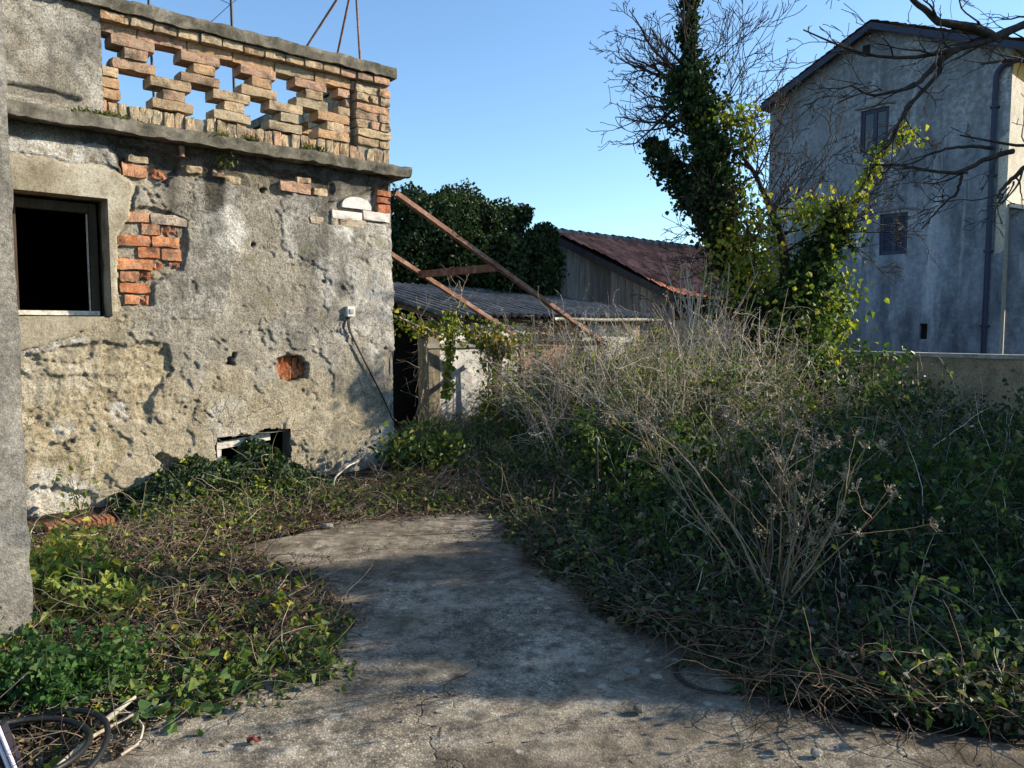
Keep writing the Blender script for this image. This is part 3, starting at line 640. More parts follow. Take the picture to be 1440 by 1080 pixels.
# ---- mast and tripod on the terrace
t = thing('aerial_mast', at(326, 60, 8.9), 'thin dark aerial mast standing on the roof terrace behind the lattice', 'aerial')
g = Geo().tubes([[at(330, 150, 8.9), at(327, 60, 8.9), at(324, -30, 8.9)]], .016, K=6); g.build('pole', M_DARK, t)
g = Geo().tubes([[at(250, 60, 8.6), at(300, 28, 8.8), at(324, 6, 8.9)], [at(324, 6, 8.9), at(345, -10, 8.95), at(380, -40, 9)], [at(270, -20, 9.2), at(300, -5, 9), at(324, 6, 8.9)]], .0035, K=4); g.build('stay_wire', M_DARK, t)
t = thing('aerial_pole', at(217, 140, 8.6), 'second thin pole seen through the left openings of the brick lattice', 'aerial')
Geo().tubes([[at(218, 165, 8.6), at(213, 80, 8.6), at(209, 0, 8.6), at(206, -60, 8.6)]], .014, K=6).build('pole', M_DARK, t)
t = thing('tripod_stand', at(480, 60, 8.95), 'rusty tripod of three thin poles rising behind the parapet coping', 'tripod')
top = at(499, -40, 8.95)
for p in ((425, 75, 9.15), (472, 88, 9.4), (507, 95, 8.85)):
    Geo().tubes([[at(*p), (at(*p) + top) / 2, top]], .015, K=6).build('leg', M_RUST, t)

# ---- rendered gate pillar at the left edge of the yard
pc = A([-2.400, 3.70, 0]); g = Geo()
pv = thing('gate_pillar', pc - U * .25, 'tall grey rendered pillar at the left edge of the yard', 'pillar')
hh = np.linspace(-.2, 3.6, 150); ww = np.linspace(.0, .55, 30); HH, WW = np.meshgrid(hh, ww, indexing='ij')
dd = .006 * fbm(HH * 3, WW * 3, oct=4, seed=101) + .003 * fbm(HH * 17, WW * 17, oct=3, seed=102)
Q = pc + HH[..., None] * ZZ - (WW[..., None] + (.007 * fbm(HH * 9, HH * 0, oct=4, seed=103) * sstep(.05, 0, WW))[..., None]) * U + dd[..., None] * NN
g.grid(Q); g.box(pc - .55 * U + V_ * .006 - ZZ * .2, U * .548, V_ * .5, ZZ * 3.8, jit=0)
g.build('shaft', M_PILLAR, pv)
# ------------------------------------------------------------------ far house with the limewashed gable
GU = 16.2
def ongab(px, py, off=0.0):
    rr = ray(px, py); o = A([0, 0, CAMH]); t = np.dot(C0 + (GU - off) * U - o, U) / np.dot(rr, U); p = o + rr * t
    return np.dot(p - C0, V_), p[2]
gab = thing('gabled_house', uv(GU + 4, 1.5, 0), 'tall limewashed house with a stained blank gable beyond the garden wall', 'house')
V0, V1, VA = -1.64, 4.54, 1.58
wins = []
for (x0, x1, y0, y1) in ((1210, 1249, 153, 213), (1237, 1276, 300, 358), (1293, 1304, 455, 477)):
    a, _ = ongab(x0, (y0 + y1) / 2); b, _ = ongab(x1, (y0 + y1) / 2); _, zt = ongab((x0 + x1) / 2, y0); _, zb = ongab((x0 + x1) / 2, y1); wins.append((b, a, zb, zt))
vl = sorted(set(list(np.linspace(V0, V1, 40)) + [w_[0] for w_ in wins] + [w_[1] for w_ in wins])); zl = sorted(set(list(np.linspace(-.4, 7.9, 50)) + [w_[2] for w_ in wins] + [w_[3] for w_ in wins]))
vl, zl = A(vl), A(zl); VV, ZV = np.meshgrid(vl, zl, indexing='ij')
P = C0 + (GU + .02 * fbm(VV * .8, ZV * .8, oct=3, seed=1)[..., None]) * U + VV[..., None] * V_ + ZV[..., None] * ZZ
cv, czz = np.meshgrid((vl[1:] + vl[:-1]) / 2, (zl[1:] + zl[:-1]) / 2, indexing='ij'); hol = np.zeros_like(cv, bool)
for a, b, c, d in wins: hol |= (cv > a) & (cv < b) & (czz > c) & (czz < d)
g = Geo().grid(P, keep=~hol)
roofz = lambda v: np.interp(v, [-2.07, VA, 4.7], [8.08, 9.60, 8.10])
tri = [uv(GU, V0, 7.9), uv(GU, V1, 7.9), uv(GU, V1, roofz(V1) - .05), uv(GU, VA, roofz(VA) - .05), uv(GU, V0, roofz(V0) - .05)]
g.add(A(tri), [[0, 1, 2, 3, 4]])
g.box(uv(GU + .002, V1 - .2, -.4), U * 8, V_ * .2, ZZ * 8.5); g.box(uv(GU + 7.8, V0 + .2, -.4), U * .2, V_ * 5.8, ZZ * 8.4)
for a, b, c, d in wins:
    o = uv(GU, a, c); e1, e2, dp = V_ * (b - a), ZZ * (d - c), U * .14
    for q in ([o, o + e1, o + e1 + dp, o + dp], [o + e2, o + e2 + dp, o + e1 + e2 + dp, o + e1 + e2], [o, o + dp, o + dp + e2, o + e2], [o + e1, o + e1 + e2, o + e1 + e2 + dp, o + e1 + dp]): g.add(A(q), [[0, 1, 2, 3]])
g.build('gable_wall', M_LIME, gab)
g = Geo().box(uv(GU + .004, V0, -.4), U * 7.9, V_ * .2, ZZ * 8.5); g.build('cream_side_wall', mat_concrete('cream_render', ((.42, .38, .30), (.50, .46, .37), (.56, .52, .43)), .5, .15, .05, (.3, .27, .22)), gab)
g = Geo(); g.box(uv(GU + .02, V0 - .012, 7.55), U * 7.8, V_ * .01, ZZ * .42); g.build('ochre_frieze', mat_plain('ochre_render', (.46, .30, .09), .9, .2, 6), gab)
# roof: two tiled slopes with dark barge boards
g = Geo()
for (va, vb) in ((VA, 4.72), (VA, -2.09)):
    n, m = 60, 120; tv = np.linspace(0, 1, n); tu = np.linspace(GU - .28, GU + 8.2, m); TV, TU = np.meshgrid(tv, tu, indexing='ij')
    vv = va + (vb - va) * TV; z = roofz(vv) + .045 * np.abs(np.sin(TU * math.pi / .22)) + .03 * ((TV * 16) % 1)
    Q = C0 + TU[..., None] * U + vv[..., None] * V_ + z[..., None] * ZZ
    nn_ = vnoise(TU * 4.5, TV * 16, seed=3)[..., None]
    g.grid(Q, A([.20, .085, .055]) * (1 + .35 * nn_), smooth=False, flip=(vb < va))
    Q2 = Q - ZZ * .17; g.grid(Q2[::59, ::119], A([.1, .09, .08]), smooth=False, flip=(vb > va))
g.build('tiled_roof', M_TILE, gab)
g = Geo()
for va, vb in ((VA, 4.72), (VA, -2.09)):
    g.box(uv(GU - .30, va, roofz(va) - .20), U * .05, (uv(0, vb, roofz(vb)) - uv(0, va, roofz(va))), ZZ * .17)
g.build('barge_board', M_BLUE, gab)
def window(a, b, c, d, shutter):
    g = Geo(); o = uv(GU + .05, a, c); t = .085
    g.box(o, V_ * t, ZZ * (d - c), U * .05); g.box(o + V_ * (b - a - t), V_ * t, ZZ * (d - c), U * .05); g.box(o + V_ * (t + .002) + ZZ * (d - c - t), V_ * (b - a - 2 * t - .004), ZZ * t, U * .048); g.box(o + V_ * (t + .002), V_ * (b - a - 2 * t - .004), ZZ * t, U * .048)
    g.box(o + V_ * ((b - a) / 2 - .05) + ZZ * t, V_ * .10, ZZ * (d - c - 2 * t), U * .044)
    f = g.build('window', M_BLUE, gab)
    g = Geo()
    for k in range(2):
        x0 = t + .004 if k == 0 else (b - a) / 2 + .052; w = (b - a) / 2 - .052 - t - .004
        if shutter:
            n = 14
            for i in range(n):
                zz = t + (d - c - 2 * t) * i / n; g.box(o + V_ * x0 + ZZ * zz + U * .012, V_ * w, ZZ * ((d - c - 2 * t) / n * .8) + U * .02, U * .012, (.05, .06, .09))
            g.box(o + V_ * x0 + ZZ * t + U * .046, V_ * w, ZZ * (d - c - 2 * t), U * .01)
        else: g.box(o + V_ * x0 + ZZ * t + U * .03, V_ * w, ZZ * (d - c - 2 * t), U * .008)
    if shutter: g.build('shutter', M_BLUE, f)
    else: g.build('pane', mat_plain('dark_glass', (.012, .012, .014), .12, .1, 3, spec=.5, bump=0), f)
window(*wins[0], False); window(*wins[1], True)
a, b, c, d = wins[2]; g = Geo().box(uv(GU + .13, a, c), V_ * (b - a), ZZ * (d - c), U * .02); g.build('cellar_hatch', M_UNLIT, gab)
for k, (a, b, c, d) in enumerate(wins[:2]):
    n = 12; t = np.linspace(0, 1, n); bend = .05 * np.sin(t * math.pi) + .02 * np.sin(t * 7)
    top = A([uv(GU - .06, a - .15 + (b - a + .3) * q, d + .09 + h) for q, h in zip(t, bend)])
    Q = np.stack([top, top + U * .062, top + U * .062 - ZZ * .07, top - ZZ * .05 + U * .02, top], 1); Geo().grid(Q, flip=True).build('window_hood', M_LIME, gab)
va, za = ongab(1213, 78); vb, zb = ongab(1224, 62)
g = Geo().box(uv(GU - .015, vb, za), V_ * (va - vb), ZZ * (zb - za), U * .012); g.build('attic_vent', M_UNLIT, gab)
# lower annexe on the sunny side
g = Geo(); q = A([uv(GU + .3, V0 - .01, -.3), uv(GU + .3, -5.0, -.3), uv(GU + .3, -5.0, 3.5), uv(GU + .3, V0 - .01, 4.45)]); g.add(np.concatenate([q, q + U * 3.5]), [[3, 2, 1, 0], [1, 2, 6, 5], [2, 3, 7, 6]]); g.build('annexe_wall', M_LIME, gab)
g = Geo(); g.box(uv(GU + .2, V0 - .02, 4.47), U * 3.7, (uv(0, -5.2, 3.46) - uv(0, V0, 4.47)), ZZ * .10); g.build('annexe_roof', M_OLDWHITE, gab)
# gutter and downpipe
pp = [uv(GU - .12, -2.05, 8.06), uv(GU - .16, -2.06, 7.92), uv(GU - .12, -1.95, 7.80)]
v_, z_ = ongab(1403, 97); pp += [uv(GU - .10, v_ - .12, z_ + .05), uv(GU - .09, v_, z_ - .12)]
v2, _ = ongab(1389, 470, .09); 
L = smooth_line(A(pp + [uv(GU - .09, v_, 4.5), uv(GU - .09, v_, .2)]), 90); g = Geo().tubes([L], .062, K=10)
for z in (1.6, 3.4, 5.2, 6.8): g.box(uv(GU - .16, v_ - .09, z), V_ * .18, ZZ * .05, U * .155)
g.build('downpipe', M_BLUE, gab)
n = 10; a = np.linspace(math.pi, 2 * math.pi, n); tu = np.linspace(GU - .3, GU + 8, 2)
Q = A([[uv(q, -2.13 + .07 * math.cos(t), 8.05 + .07 * math.sin(t)) for t in a] for q in tu]); Geo().grid(Q).grid(Q + ZZ * .004, flip=True).build('gutter', M_BLUE, gab)

# ------------------------------------------------------------------ barn with red tiles and plank gable
BU, BVA, BVE = 8.83, 5.9, 2.39
barn = thing('barn', uv(BU + 3, 4, 0), 'old barn with a sagging red tile roof and grey plank gable', 'barn')
bz = lambda v: 3.83 - (BVA - v) * .436
g = Geo(); r = np.random.default_rng(3); v = BVE + .15
while v < 7.5:
    w = .16 + r.random() * .07; zt = bz(min(v, 2 * BVA - v)) - .12; zt2 = bz(min(v + w, 2 * BVA - v - w)) - .12; c = A([.27, .25, .22]) * r.uniform(.55, 1.35)
    o = uv(BU + r.uniform(-.015, .015), v, -.2); q = [o, o + V_ * (w - .012), uv(BU, v + w - .012, zt2), uv(BU, v, zt)]
    q = A(q); g.add(np.concatenate([q, q + U * .03]), [[0, 1, 2, 3], [4, 7, 6, 5], [0, 3, 7, 4], [1, 5, 6, 2], [3, 2, 6, 7]], c); v += w
g.build('plank_gable', M_WOOD, barn)
g = Geo(); g.box(uv(BU + .05, BVE + .45, -.2), U * 7.0, V_ * .15, ZZ * 1.95); g.box(uv(BU + .05, 2 * BVA - BVE - .4, -.2), U * 7.0, V_ * .15, ZZ * 2.4); g.box(uv(BU + 6.9, BVE + .62, -.2), U * .14, V_ * 6.3, ZZ * 2.4); g.add(A([uv(BU + 7.05, BVE + .2, 2.1), uv(BU + 7.05, 2 * BVA - BVE - .2, 2.1), uv(BU + 7.05, BVA, bz(BVA) - .02)]), [[0, 1, 2]]); g.build('barn_wall', M_BWALL, barn)
g = Geo(); n, m = 150, 330
for sgn in (1, -1):
    TV, TU = np.meshgrid(np.linspace(0, 3.75, n), np.linspace(BU - .35, BU + 7.2, m), indexing='ij')
    sag = -.07 * np.sin((TU - BU) * .55) * (TV / 3.7) + .05 * fbm(TU * .6, TV * .6, oct=2, seed=6)
    z = bz(BVA - TV) + .05 + .05 * np.abs(np.sin(TU * math.pi / .24)) + .035 * (1 - (TV / .33) % 1) + sag
    Q = C0 + TU[..., None] * U + (BVA - sgn * TV)[..., None] * V_ + z[..., None] * ZZ
    cc = A([.42, .155, .095]) * (1 + .4 * vnoise(np.floor(TU / .24) * 3.3, np.floor(TV / .33) * 2.7, seed=13))[..., None]
    g.grid(Q, cc, smooth=False, flip=sgn < 0); g.grid((Q - ZZ * .10)[::149, ::329], A([.05, .04, .035]), smooth=False, flip=sgn > 0)
g.build('red_tile_roof', M_TILE, barn)
a_, b_ = uv(BU - .36, BVA, bz(BVA) - .14), uv(BU - .36, BVA - 3.72, bz(BVA - 3.72) - .14)
g = Geo().box(a_, b_ - a_, U * .05, ZZ * .17, (.05, .045, .04)); g.build('verge_board', M_WOOD, barn)
g = Geo(); 
for k in range(24): g.tubes([[uv(BU - .36 + k * .32, BVA, bz(BVA) + .10 + .012 * (k % 2)), uv(BU - .02 + k * .32, BVA, bz(BVA) + .085)]], [[.10, .085]], (.22, .20, .19), K=10)
g.build('ridge_tiles', M_TILE, barn)

# ------------------------------------------------------------------ corrugated shed
shed = thing('lean_to_shed', uv(4.8, 3.5, 0), 'low shed with a grey corrugated roof standing behind the overgrown pergola', 'shed')
SU0, SU1, SVE, SVR = 2.13, 7.5, 1.95, 5.3
sz = lambda u, v: 1.79 + .21 * (v - SVE) - .02 * (u - SU0) * ((v - SVE) / 3.4)
n, m = 90, 560; TV, TU = np.meshgrid(np.linspace(SVE, SVR, n), np.linspace(SU0, SU1, m), indexing='ij')
ztop = sz(TU, TV) + .03 * np.sin(TU * 2 * math.pi / .185) + .014 * np.floor((TV - SVE) / 1.15) * -1 * 0 + .022 * fbm(TU * .8, TV * .8, oct=2, seed=9)
Q = C0 + TU[..., None] * U + TV[..., None] * V_ + ztop[..., None] * ZZ
Geo().grid(Q, smooth=True).grid(Q - ZZ * .012, flip=True).build('corrugated_roof', M_FIBRO, shed)
M_WRENDER = mat_concrete('old_white_render', ((.42, .41, .39), (.56, .55, .52), (.66, .65, .62)), 1.2, .4, .1, (.26, .25, .235))
for (u0, u1) in ((2.32, 3.42), (3.62, 4.15), (5.6, 7.2)):
    TU, TZ = np.meshgrid(np.linspace(u0, u1, 30), np.linspace(-.2, 1.66, 50), indexing='ij'); d = 2.25 + .012 * fbm(TU * 4, TZ * 4, oct=4, seed=11)
    g = Geo().grid(C0 + TU[..., None] * U + d[..., None] * V_ + TZ[..., None] * ZZ)
    g.box(uv(u0, 2.27, -.2), U * (u1 - u0), V_ * .12, ZZ * 1.86)
    g.build('white_wall_panel', M_WRENDER, shed)
g = Geo(); g.box(uv(2.10, 2.235, -.2), U * .20, V_ * .3, ZZ * 1.9, (.2, .17, .12), jit=.008); g.box(uv(3.44, 2.225, -.2), U * .16, V_ * .2, ZZ * 1.85, (.09, .07, .05), jit=.008); g.box(uv(2.0, 2.215, 1.27), U * 3.0, V_ * .03, ZZ * .07, (.22, .21, .19), jit=.004)
g.box(uv(SU0 + .02, 2.2, 1.64), U * 5.2, V_ * .12, ZZ * .11, (.10, .08, .06), jit=.006)
for k in range(6): g.box(uv(SU0 + .1 + k * 1.02, SVE + .06, sz(SU0 + .1 + k, SVE) - .13), U * .07, V_ * 3.25 + ZZ * .66, ZZ * .075, (.10, .085, .065), jit=.004)
g.build('timber_post', M_WOOD, shed)
g = Geo(); g.box(uv(4.2, 2.3, -.2), U * 1.35, V_ * .12, ZZ * 1.86, (.34, .2, .14)); g.build('brick_panel', M_BRICK, shed)
g = Geo(); g.box(uv(SU0 + .3, 5.05, -.2), U * 5.0, V_ * .15, ZZ * 2.5); g.box(uv(7.22, 2.3, -.2), U * .15, V_ * 2.7, ZZ * 1.9); g.build('back_wall', M_BWALL, shed)
a = np.linspace(math.pi, 2 * math.pi, 9); Q = A([[uv(u, SVE - .03 + .05 * math.cos(t), 1.755 + .05 * math.sin(t) + .006 * math.sin(u * 3)) for t in a] for u in np.linspace(4.6, 7.55, 40)]); Geo().grid(Q).grid(Q + ZZ * .006, flip=True).build('eaves_gutter', M_OLDWHITE, shed)
t = np.linspace(0, 1, 16); arc = A([[5.75 + .75 * q, 1.05 + .62 * (q ** 2)] for q in t]); Q = A([[uv(u, 2.05, z), uv(u, 2.05, 1.70 if u > 6.3 else max(z, 1.70))] for u, z in arc])
g = Geo(); g.box(uv(2.12, 3.3, -.2), U * 5.0, V_ * .06, ZZ * 2.2); g.build('blackout_sheet', M_UNLIT, shed)  # added black sheet hides the sunlit back wall, so the doorway looks unlit
# rusty steel frame between house and shed
perg = thing('pergola_frame', uv(3.57, .8, 0), 'rusty angle iron pergola frame sloping from the house corner to a post', 'pergola')
RZ = lambda u: 3.08 - .487 * u
g = Geo()
def angle(g, p, q, w=.062, t=.008, up=ZZ):
    d = nrm(q - p); sx = nrm(np.cross(d, up)); upv = np.cross(sx, d)
    g.box(p, q - p, sx * w, upv * t); g.box(p + upv * (t + .0005), q - p, sx * t, upv * w)
for v in (0.0, 1.68):
    g = Geo(); angle(g, uv(.02, v, RZ(.02)), uv(3.62, v, RZ(3.62)), .075); g.build('rafter', M_RUST, perg)
g = Geo(); angle(g, uv(1.54, .02, RZ(1.54) - .02), uv(1.54, 1.70, RZ(1.54) - .02), .085); g.build('purlin', M_RUST, perg)
g = Geo(); angle(g, uv(3.57, -.02, RZ(3.57) - .02), uv(3.57, 1.8, RZ(3.57) - .02), .06); g.build('outer_beam', M_RUST, perg)
for v in (.0, 1.70):
    g = Geo(); angle(g, uv(3.55, v, -.1), uv(3.55, v, RZ(3.57) - .025), .065, up=U); g.build('post', M_RUST, perg)

# ------------------------------------------------------------------ garden wall
gw = thing('garden_wall', uv(5.8, -2, 0), 'low plain concrete garden wall in front of the tall gabled house', 'wall')
TV, TZ = np.meshgrid(np.linspace(-8, 1.3, 160), np.linspace(-.3, 1.215, 26), indexing='ij')
Q = C0 + (5.71 + .01 * fbm(TV * 2, TZ * 2, oct=4, seed=17))[..., None] * U + TV[..., None] * V_ + TZ[..., None] * ZZ
g = Geo().grid(Q); g.box(uv(5.735, -8, -.3), U * .16, V_ * 9.3, ZZ * 1.51); g.build('wall_body', M_BWALL, gw)
g = Geo().box(uv(5.68, -8, 1.216), U * .25, V_ * 9.3, ZZ * .05, jit=.003); g.build('coping', mat_concrete('pale_coping', ((.30, .28, .25), (.40, .38, .34), (.5, .48, .44)), 1, .4, .3), gw)

# ------------------------------------------------------------------ small things on the ground
def stone(px, py, size, col, label, seed):
    c = gnd(px, py); n, m = 10, 14; th = np.linspace(0, math.pi, n); ph = np.linspace(0, 2 * math.pi, m); T_, P_ = np.meshgrid(th, ph, indexing='ij')
    d = np.stack([np.sin(T_) * np.cos(P_), np.sin(T_) * np.sin(P_), np.cos(T_)], -1); rr = 1 + .35 * vnoise(d[..., 0] * 1.6 + seed, d[..., 1] * 1.6, d[..., 2] * 1.6, seed=seed) + .1 * vnoise(d[..., 0] * 5, d[..., 1] * 5, d[..., 2] * 5, seed=seed)
    col = A(col) * .6; Q = c + d * rr[..., None] * A(size) + ZZ * size[2] * .75
    o = Geo().grid(Q, col, smooth=False, flip=True).build('stone', M_STONE, origin=c); tag(o, label, 'stone')
stone(888, 952, (.034, .03, .024), (.30, .28, .25), 'grey angular stone lying on the shaded middle of the concrete', 3)
stone(1148, 1062, (.026, .018, .014), (.42, .38, .33), 'small pale chip of stone on the sunlit concrete edge', 5)
stone(900, 1000, (.03, .025, .016), (.2, .19, .17), 'dark pebble on the concrete in front of the grey angular stone', 8)
stone(70, 775, (.04, .04, .025), (.4, .38, .33), 'pale rubble lump below the house wall near the pillar', 9)
stone(460, 742, (.05, .035, .02), (.36, .33, .28), 'flat grey stone in the litter along the house side of the concrete', 12)
# round cover set in the yard
c = gnd(1010, 946); c[2] = .012 * fbm(A([c[0] * .9]), A([c[1] * .9]), oct=3, seed=5)[0] + .006; wc = thing('well_cover', c, 'round concrete cover with a dark rim at the edge of the creepers', 'cover')
a = np.linspace(0, 2 * math.pi, 65); rad = [0, .10, .165, .178, .19]; hz = [.006, .006, .005, .0, -.05]
Q = A([[c + A([q * math.cos(t), q * math.sin(t), h]) for t in a] for q, h in zip(rad, hz)]); Geo().grid(Q).build('lid', M_SLAB, wc)
Geo().tubes([[c + A([.198 * math.cos(t), .198 * math.sin(t), .001]) for t in a]], .0075, K=8).build('rim', M_DARK, wc)
# hollow brick
p = gnd(118, 752); hb = thing('hollow_brick', p, 'orange ribbed hollow brick lying at the foot of the house wall', 'brick')
g = Geo(); L_, Wd, Hh = .46, .18, .075; ax, ay = U * 1.0, V_ * 1.0; o = p - ax * L_ / 2 + ZZ * .02
for k in range(14): g.box(o + ax * (k * L_ / 14), ax * (L_ / 14 - .008), ay * Wd, ZZ * (Hh + (.0 if k % 2 else .006)), (.36, .15, .07), jit=.004)
g.box(o + ax * .005 + ay * .006 + ZZ * .005, ax * (L_ - .02), ay * (Wd - .012), ZZ * (Hh - .012), (.28, .11, .055))
g.build('clay_body', M_BRICK, hb)
# black hose in the lower left corner
hc = gnd(30, 1098); t = np.linspace(0, 1, 160); ang = -.6 + t * 2 * math.pi * 1.75
hp = A([hc + A([(.27 - .07 * q) * math.cos(w_) - .03 * q, (.33 - .10 * q) * math.sin(w_),   .07 + .045 * q + .02 * math.sin(w_ * 1.5)]) for q, w_ in zip(t, ang)])
o = Geo().tubes([hp], .0110, K=10).build('rubber_hose', M_RUBBER, origin=hc); tag(o, 'coiled black rubber hose lying in the lower left corner of the yard', 'hose')
bo = gnd(22, 1100); bd = thing('striped_panel', bo, 'dark panel with two pale lilac stripes beside the black hose', 'panel')
a0, a1 = at(2, 1022, 2.62), at(34, 1100, 2.62); e = a1 - a0; lf = A([-.5, -.10, .06])
Geo().box(a0 + lf, -lf, e, A([0, .03, .004]), jit=0).build('board', mat_plain('dark_cloth', (.014, .011, .02), .8, .2, 30), bd)
g = Geo()
for k in (0, 1): g.tubes([[a0 + lf * .016 * (1 + 2.4 * k) + A([0, -.006, .004]), a1 + lf * .016 * (1 + 2.4 * k) + A([0, -.006, .004])]], .0075, K=8)
g.build('stripe', mat_plain('lilac_band', (.55, .52, .62), .5, .1, 20), bd)
# loose red scraps
def scrap(px, py, L, col, label, seed):
    c = gnd(px, py); rr = np.random.default_rng(seed); g = Geo(); n = 7
    TX, TY = np.meshgrid(np.linspace(-1, 1, n), np.linspace(-1, 1, n), indexing='ij'); k = np.hypot(TX, TY); f = np.minimum(1, 1 / np.maximum(k, .5)) 
    Q = np.stack([c[0] + L * TX * f, c[1] + L * .5 * TY * f, .022 + .012 * vnoise(TX * 1.5 + seed, TY * 1.5, seed=seed) + .006], -1)
    o = g.grid(Q, col).grid(Q - ZZ * .003, col, flip=True).build('red_scrap', M_DEAD, origin=c); tag(o, label, 'scrap')
scrap(357, 1048, .028, (.20, .06, .045), 'small dull red scrap on the sunlit concrete in front', 2)
scrap(687, 680, .13, (.62, .10, .05), 'bright red scrap of cloth on the litter before the shed', 4)
# ------------------------------------------------------------------ vegetation helpers
def rdir(r, n): return nrm(r.normal(size=(n, 3)))
def pal(r, n, cols, w=None, j=.18):
    c = A(cols)[r.choice(len(cols), n, p=None if w is None else A(w) / sum(w))]
    return np.clip(c * (1 + r.uniform(-j, j, (n, 1))) * (1 + r.uniform(-.08, .08, (n, 3))), 0, 1)
def put_leaves(g, P, size, col, r, up=.6, aspect=.7, mi=0, side=None, fold=.2, droop=.2, tdown=0.0, smooth=False):
    n = len(P); Nn = rdir(r, n) + A([0, 0, up])
    if side is not None: Nn = Nn + side
    Nn = nrm(Nn); T = nrm(np.cross(Nn, rdir(r, n)) + A([0, 0, -tdown]))
    L = r.uniform(size[0], size[1], n); g.leaves(P - T * L[:, None] * .4, T, Nn, L, L * aspect * r.uniform(.8, 1.15, n), col, mi, fold, droop, smooth)
def wander_lines(r, start, d, length, N, bend=.35, grav=0.0):
    """M random curved stems as [M,N,3]"""
    M = len(start); d = nrm(d); P = np.zeros((M, N, 3)); P[:, 0] = start; st = (np.asarray(length) / (N - 1)).reshape(M, 1)
    for i in range(1, N):
        P[:, i] = P[:, i - 1] + d * st
        d = nrm(d + r.normal(size=(M, 3)) * bend * .45 + A([0, 0, -grav]))
    return P
def along(P, r, n):
    """n random points (and directions) on lines P [M,N,3]"""
    M, N = P.shape[:2]; i = r.integers(M, size=n); t = r.random(n) * (N - 1.001); k = t.astype(int); f = (t - k)[:, None]
    return P[i, k] * (1 - f) + P[i, k + 1] * f, nrm(P[i, k + 1] - P[i, k]), t / (N - 1), i
def taper(M, N, r0, r1): return np.linspace(0, 1, N)[None, :] * (np.asarray(r1).reshape(-1, 1) - np.asarray(r0).reshape(-1, 1)) + np.asarray(r0).reshape(-1, 1)
def grow(r, p, d, L, rad, lev, out, up=.08, wan=.28, N=9, kids=5, ratio=.55, ang=.8, tip=.25, minr=.0022):
    """one branch and, recursively, its side branches; out collects (points, radii)"""
    d = nrm(d); P = [np.asarray(p, float)]; D = [d]
    for i in range(N - 1):
        d = nrm(d + r.normal(size=3) * wan * .5 + A([0, 0, up])); P.append(P[-1] + d * L / (N - 1)); D.append(d)
    R = np.maximum(rad * np.linspace(1, tip, N), minr); out.append((A(P), R))
    if lev <= 0: return
    for k in range(kids):
        t = r.uniform(.22, 1.0); i = min(int(t * (N - 1)), N - 2); f = t * (N - 1) - i
        q = P[i] * (1 - f) + P[i + 1] * f; dd = D[i]; sidev = nrm(np.cross(dd, r.normal(size=3)))
        nd = nrm(dd * math.cos(ang) + sidev * math.sin(ang) * r.uniform(.7, 1.2))
        grow(r, q, nd, L * ratio * r.uniform(.6, 1.2) * (1.1 - .4 * t), R[i] * .62, lev - 1, out, up, wan, N, max(2, int(kids * .8)), ratio, ang, tip, minr)
def branches(g, out, col, K=5, mi=0, r=None):
    for big in (True, False):
        s = [(p, q) for p, q in out if (q[0] > .02) == big]
        if s: g.tubes(A([p for p, _ in s]), A([q for _, q in s]), pal(r or rng, len(s), [col], j=.2), 9 if big else K, mi)
def skel(pts, n=40):
    """[(px, py, depth, radius)] -> smooth centre line and radii"""
    Q = smooth_line(A([at(*p[:3]) for p in pts]), n); t0 = np.linspace(0, 1, len(pts)); rr = np.interp(np.linspace(0, 1, n), t0, [p[3] for p in pts]); return Q, rr
def ivy_round(g, Q, R, n, size, cols, w, r, thick=1.0, side=None, mi=0, aspect=.85):
    i = r.integers(len(Q) - 1, size=n); f = r.random((n, 1)); c = Q[i] * (1 - f) + Q[i + 1] * f; ax = nrm(Q[i + 1] - Q[i]); rad = nrm(np.cross(ax, r.normal(size=(n, 3))))
    P = c + rad * (R[i][:, None] * thick * r.uniform(.55, 1.2, (n, 1)) * (1 + .35 * vnoise(c[:, 0] * 3, c[:, 1] * 3, c[:, 2] * 4, seed=5)[:, None])); put_leaves(g, P, size, pal(r, n, cols, w), r, .35, aspect, mi, rad * 1.3, tdown=.7)
G_DARK = [(.024, .044, .019), (.034, .060, .024), (.050, .082, .030), (.032, .050, .034)]
G_MID = [(.064, .112, .033), (.092, .145, .04), (.046, .084, .028), (.125, .17, .045)]
G_YEL = [(.24, .26, .035), (.34, .32, .05), (.16, .21, .035), (.40, .34, .06), (.12, .18, .035)]
G_DRY = [(.21, .165, .10), (.14, .10, .06), (.28, .23, .155), (.09, .065, .04)]
TWIG = [(.43, .37, .28), (.31, .26, .19), (.54, .48, .385), (.20, .155, .11)]
FRONT = [(650, 662), (705, 712), (735, 755), (768, 796), (850, 856), (885, 880), (965, 905), (1020, 940), (1068, 978), (1120, 982), (1200, 992), (1290, 1018), (1440, 1030), (1600, 1044)]
FR = gpoly(FRONT)
GREEN = np.concatenate([FR, A([[4.6, 2.8], [6.8, 4.6], [7.0, 7.4], uv(5.62, -4.5)[:2], uv(5.62, 1.2)[:2], uv(3.9, 1.4)[:2], uv(2.2, .6)[:2], uv(1.6, -.4)[:2]])])
def frontdist(x, y):
    d = np.full(np.shape(x), 1e9)
    for a, b in zip(FR[:-1], FR[1:]):
        e = b - a; t = np.clip(((x - a[0]) * e[0] + (y - a[1]) * e[1]) / (e @ e), 0, 1); d = np.minimum(d, np.hypot(x - a[0] - e[0] * t, y - a[1] - e[1] * t))
    return d
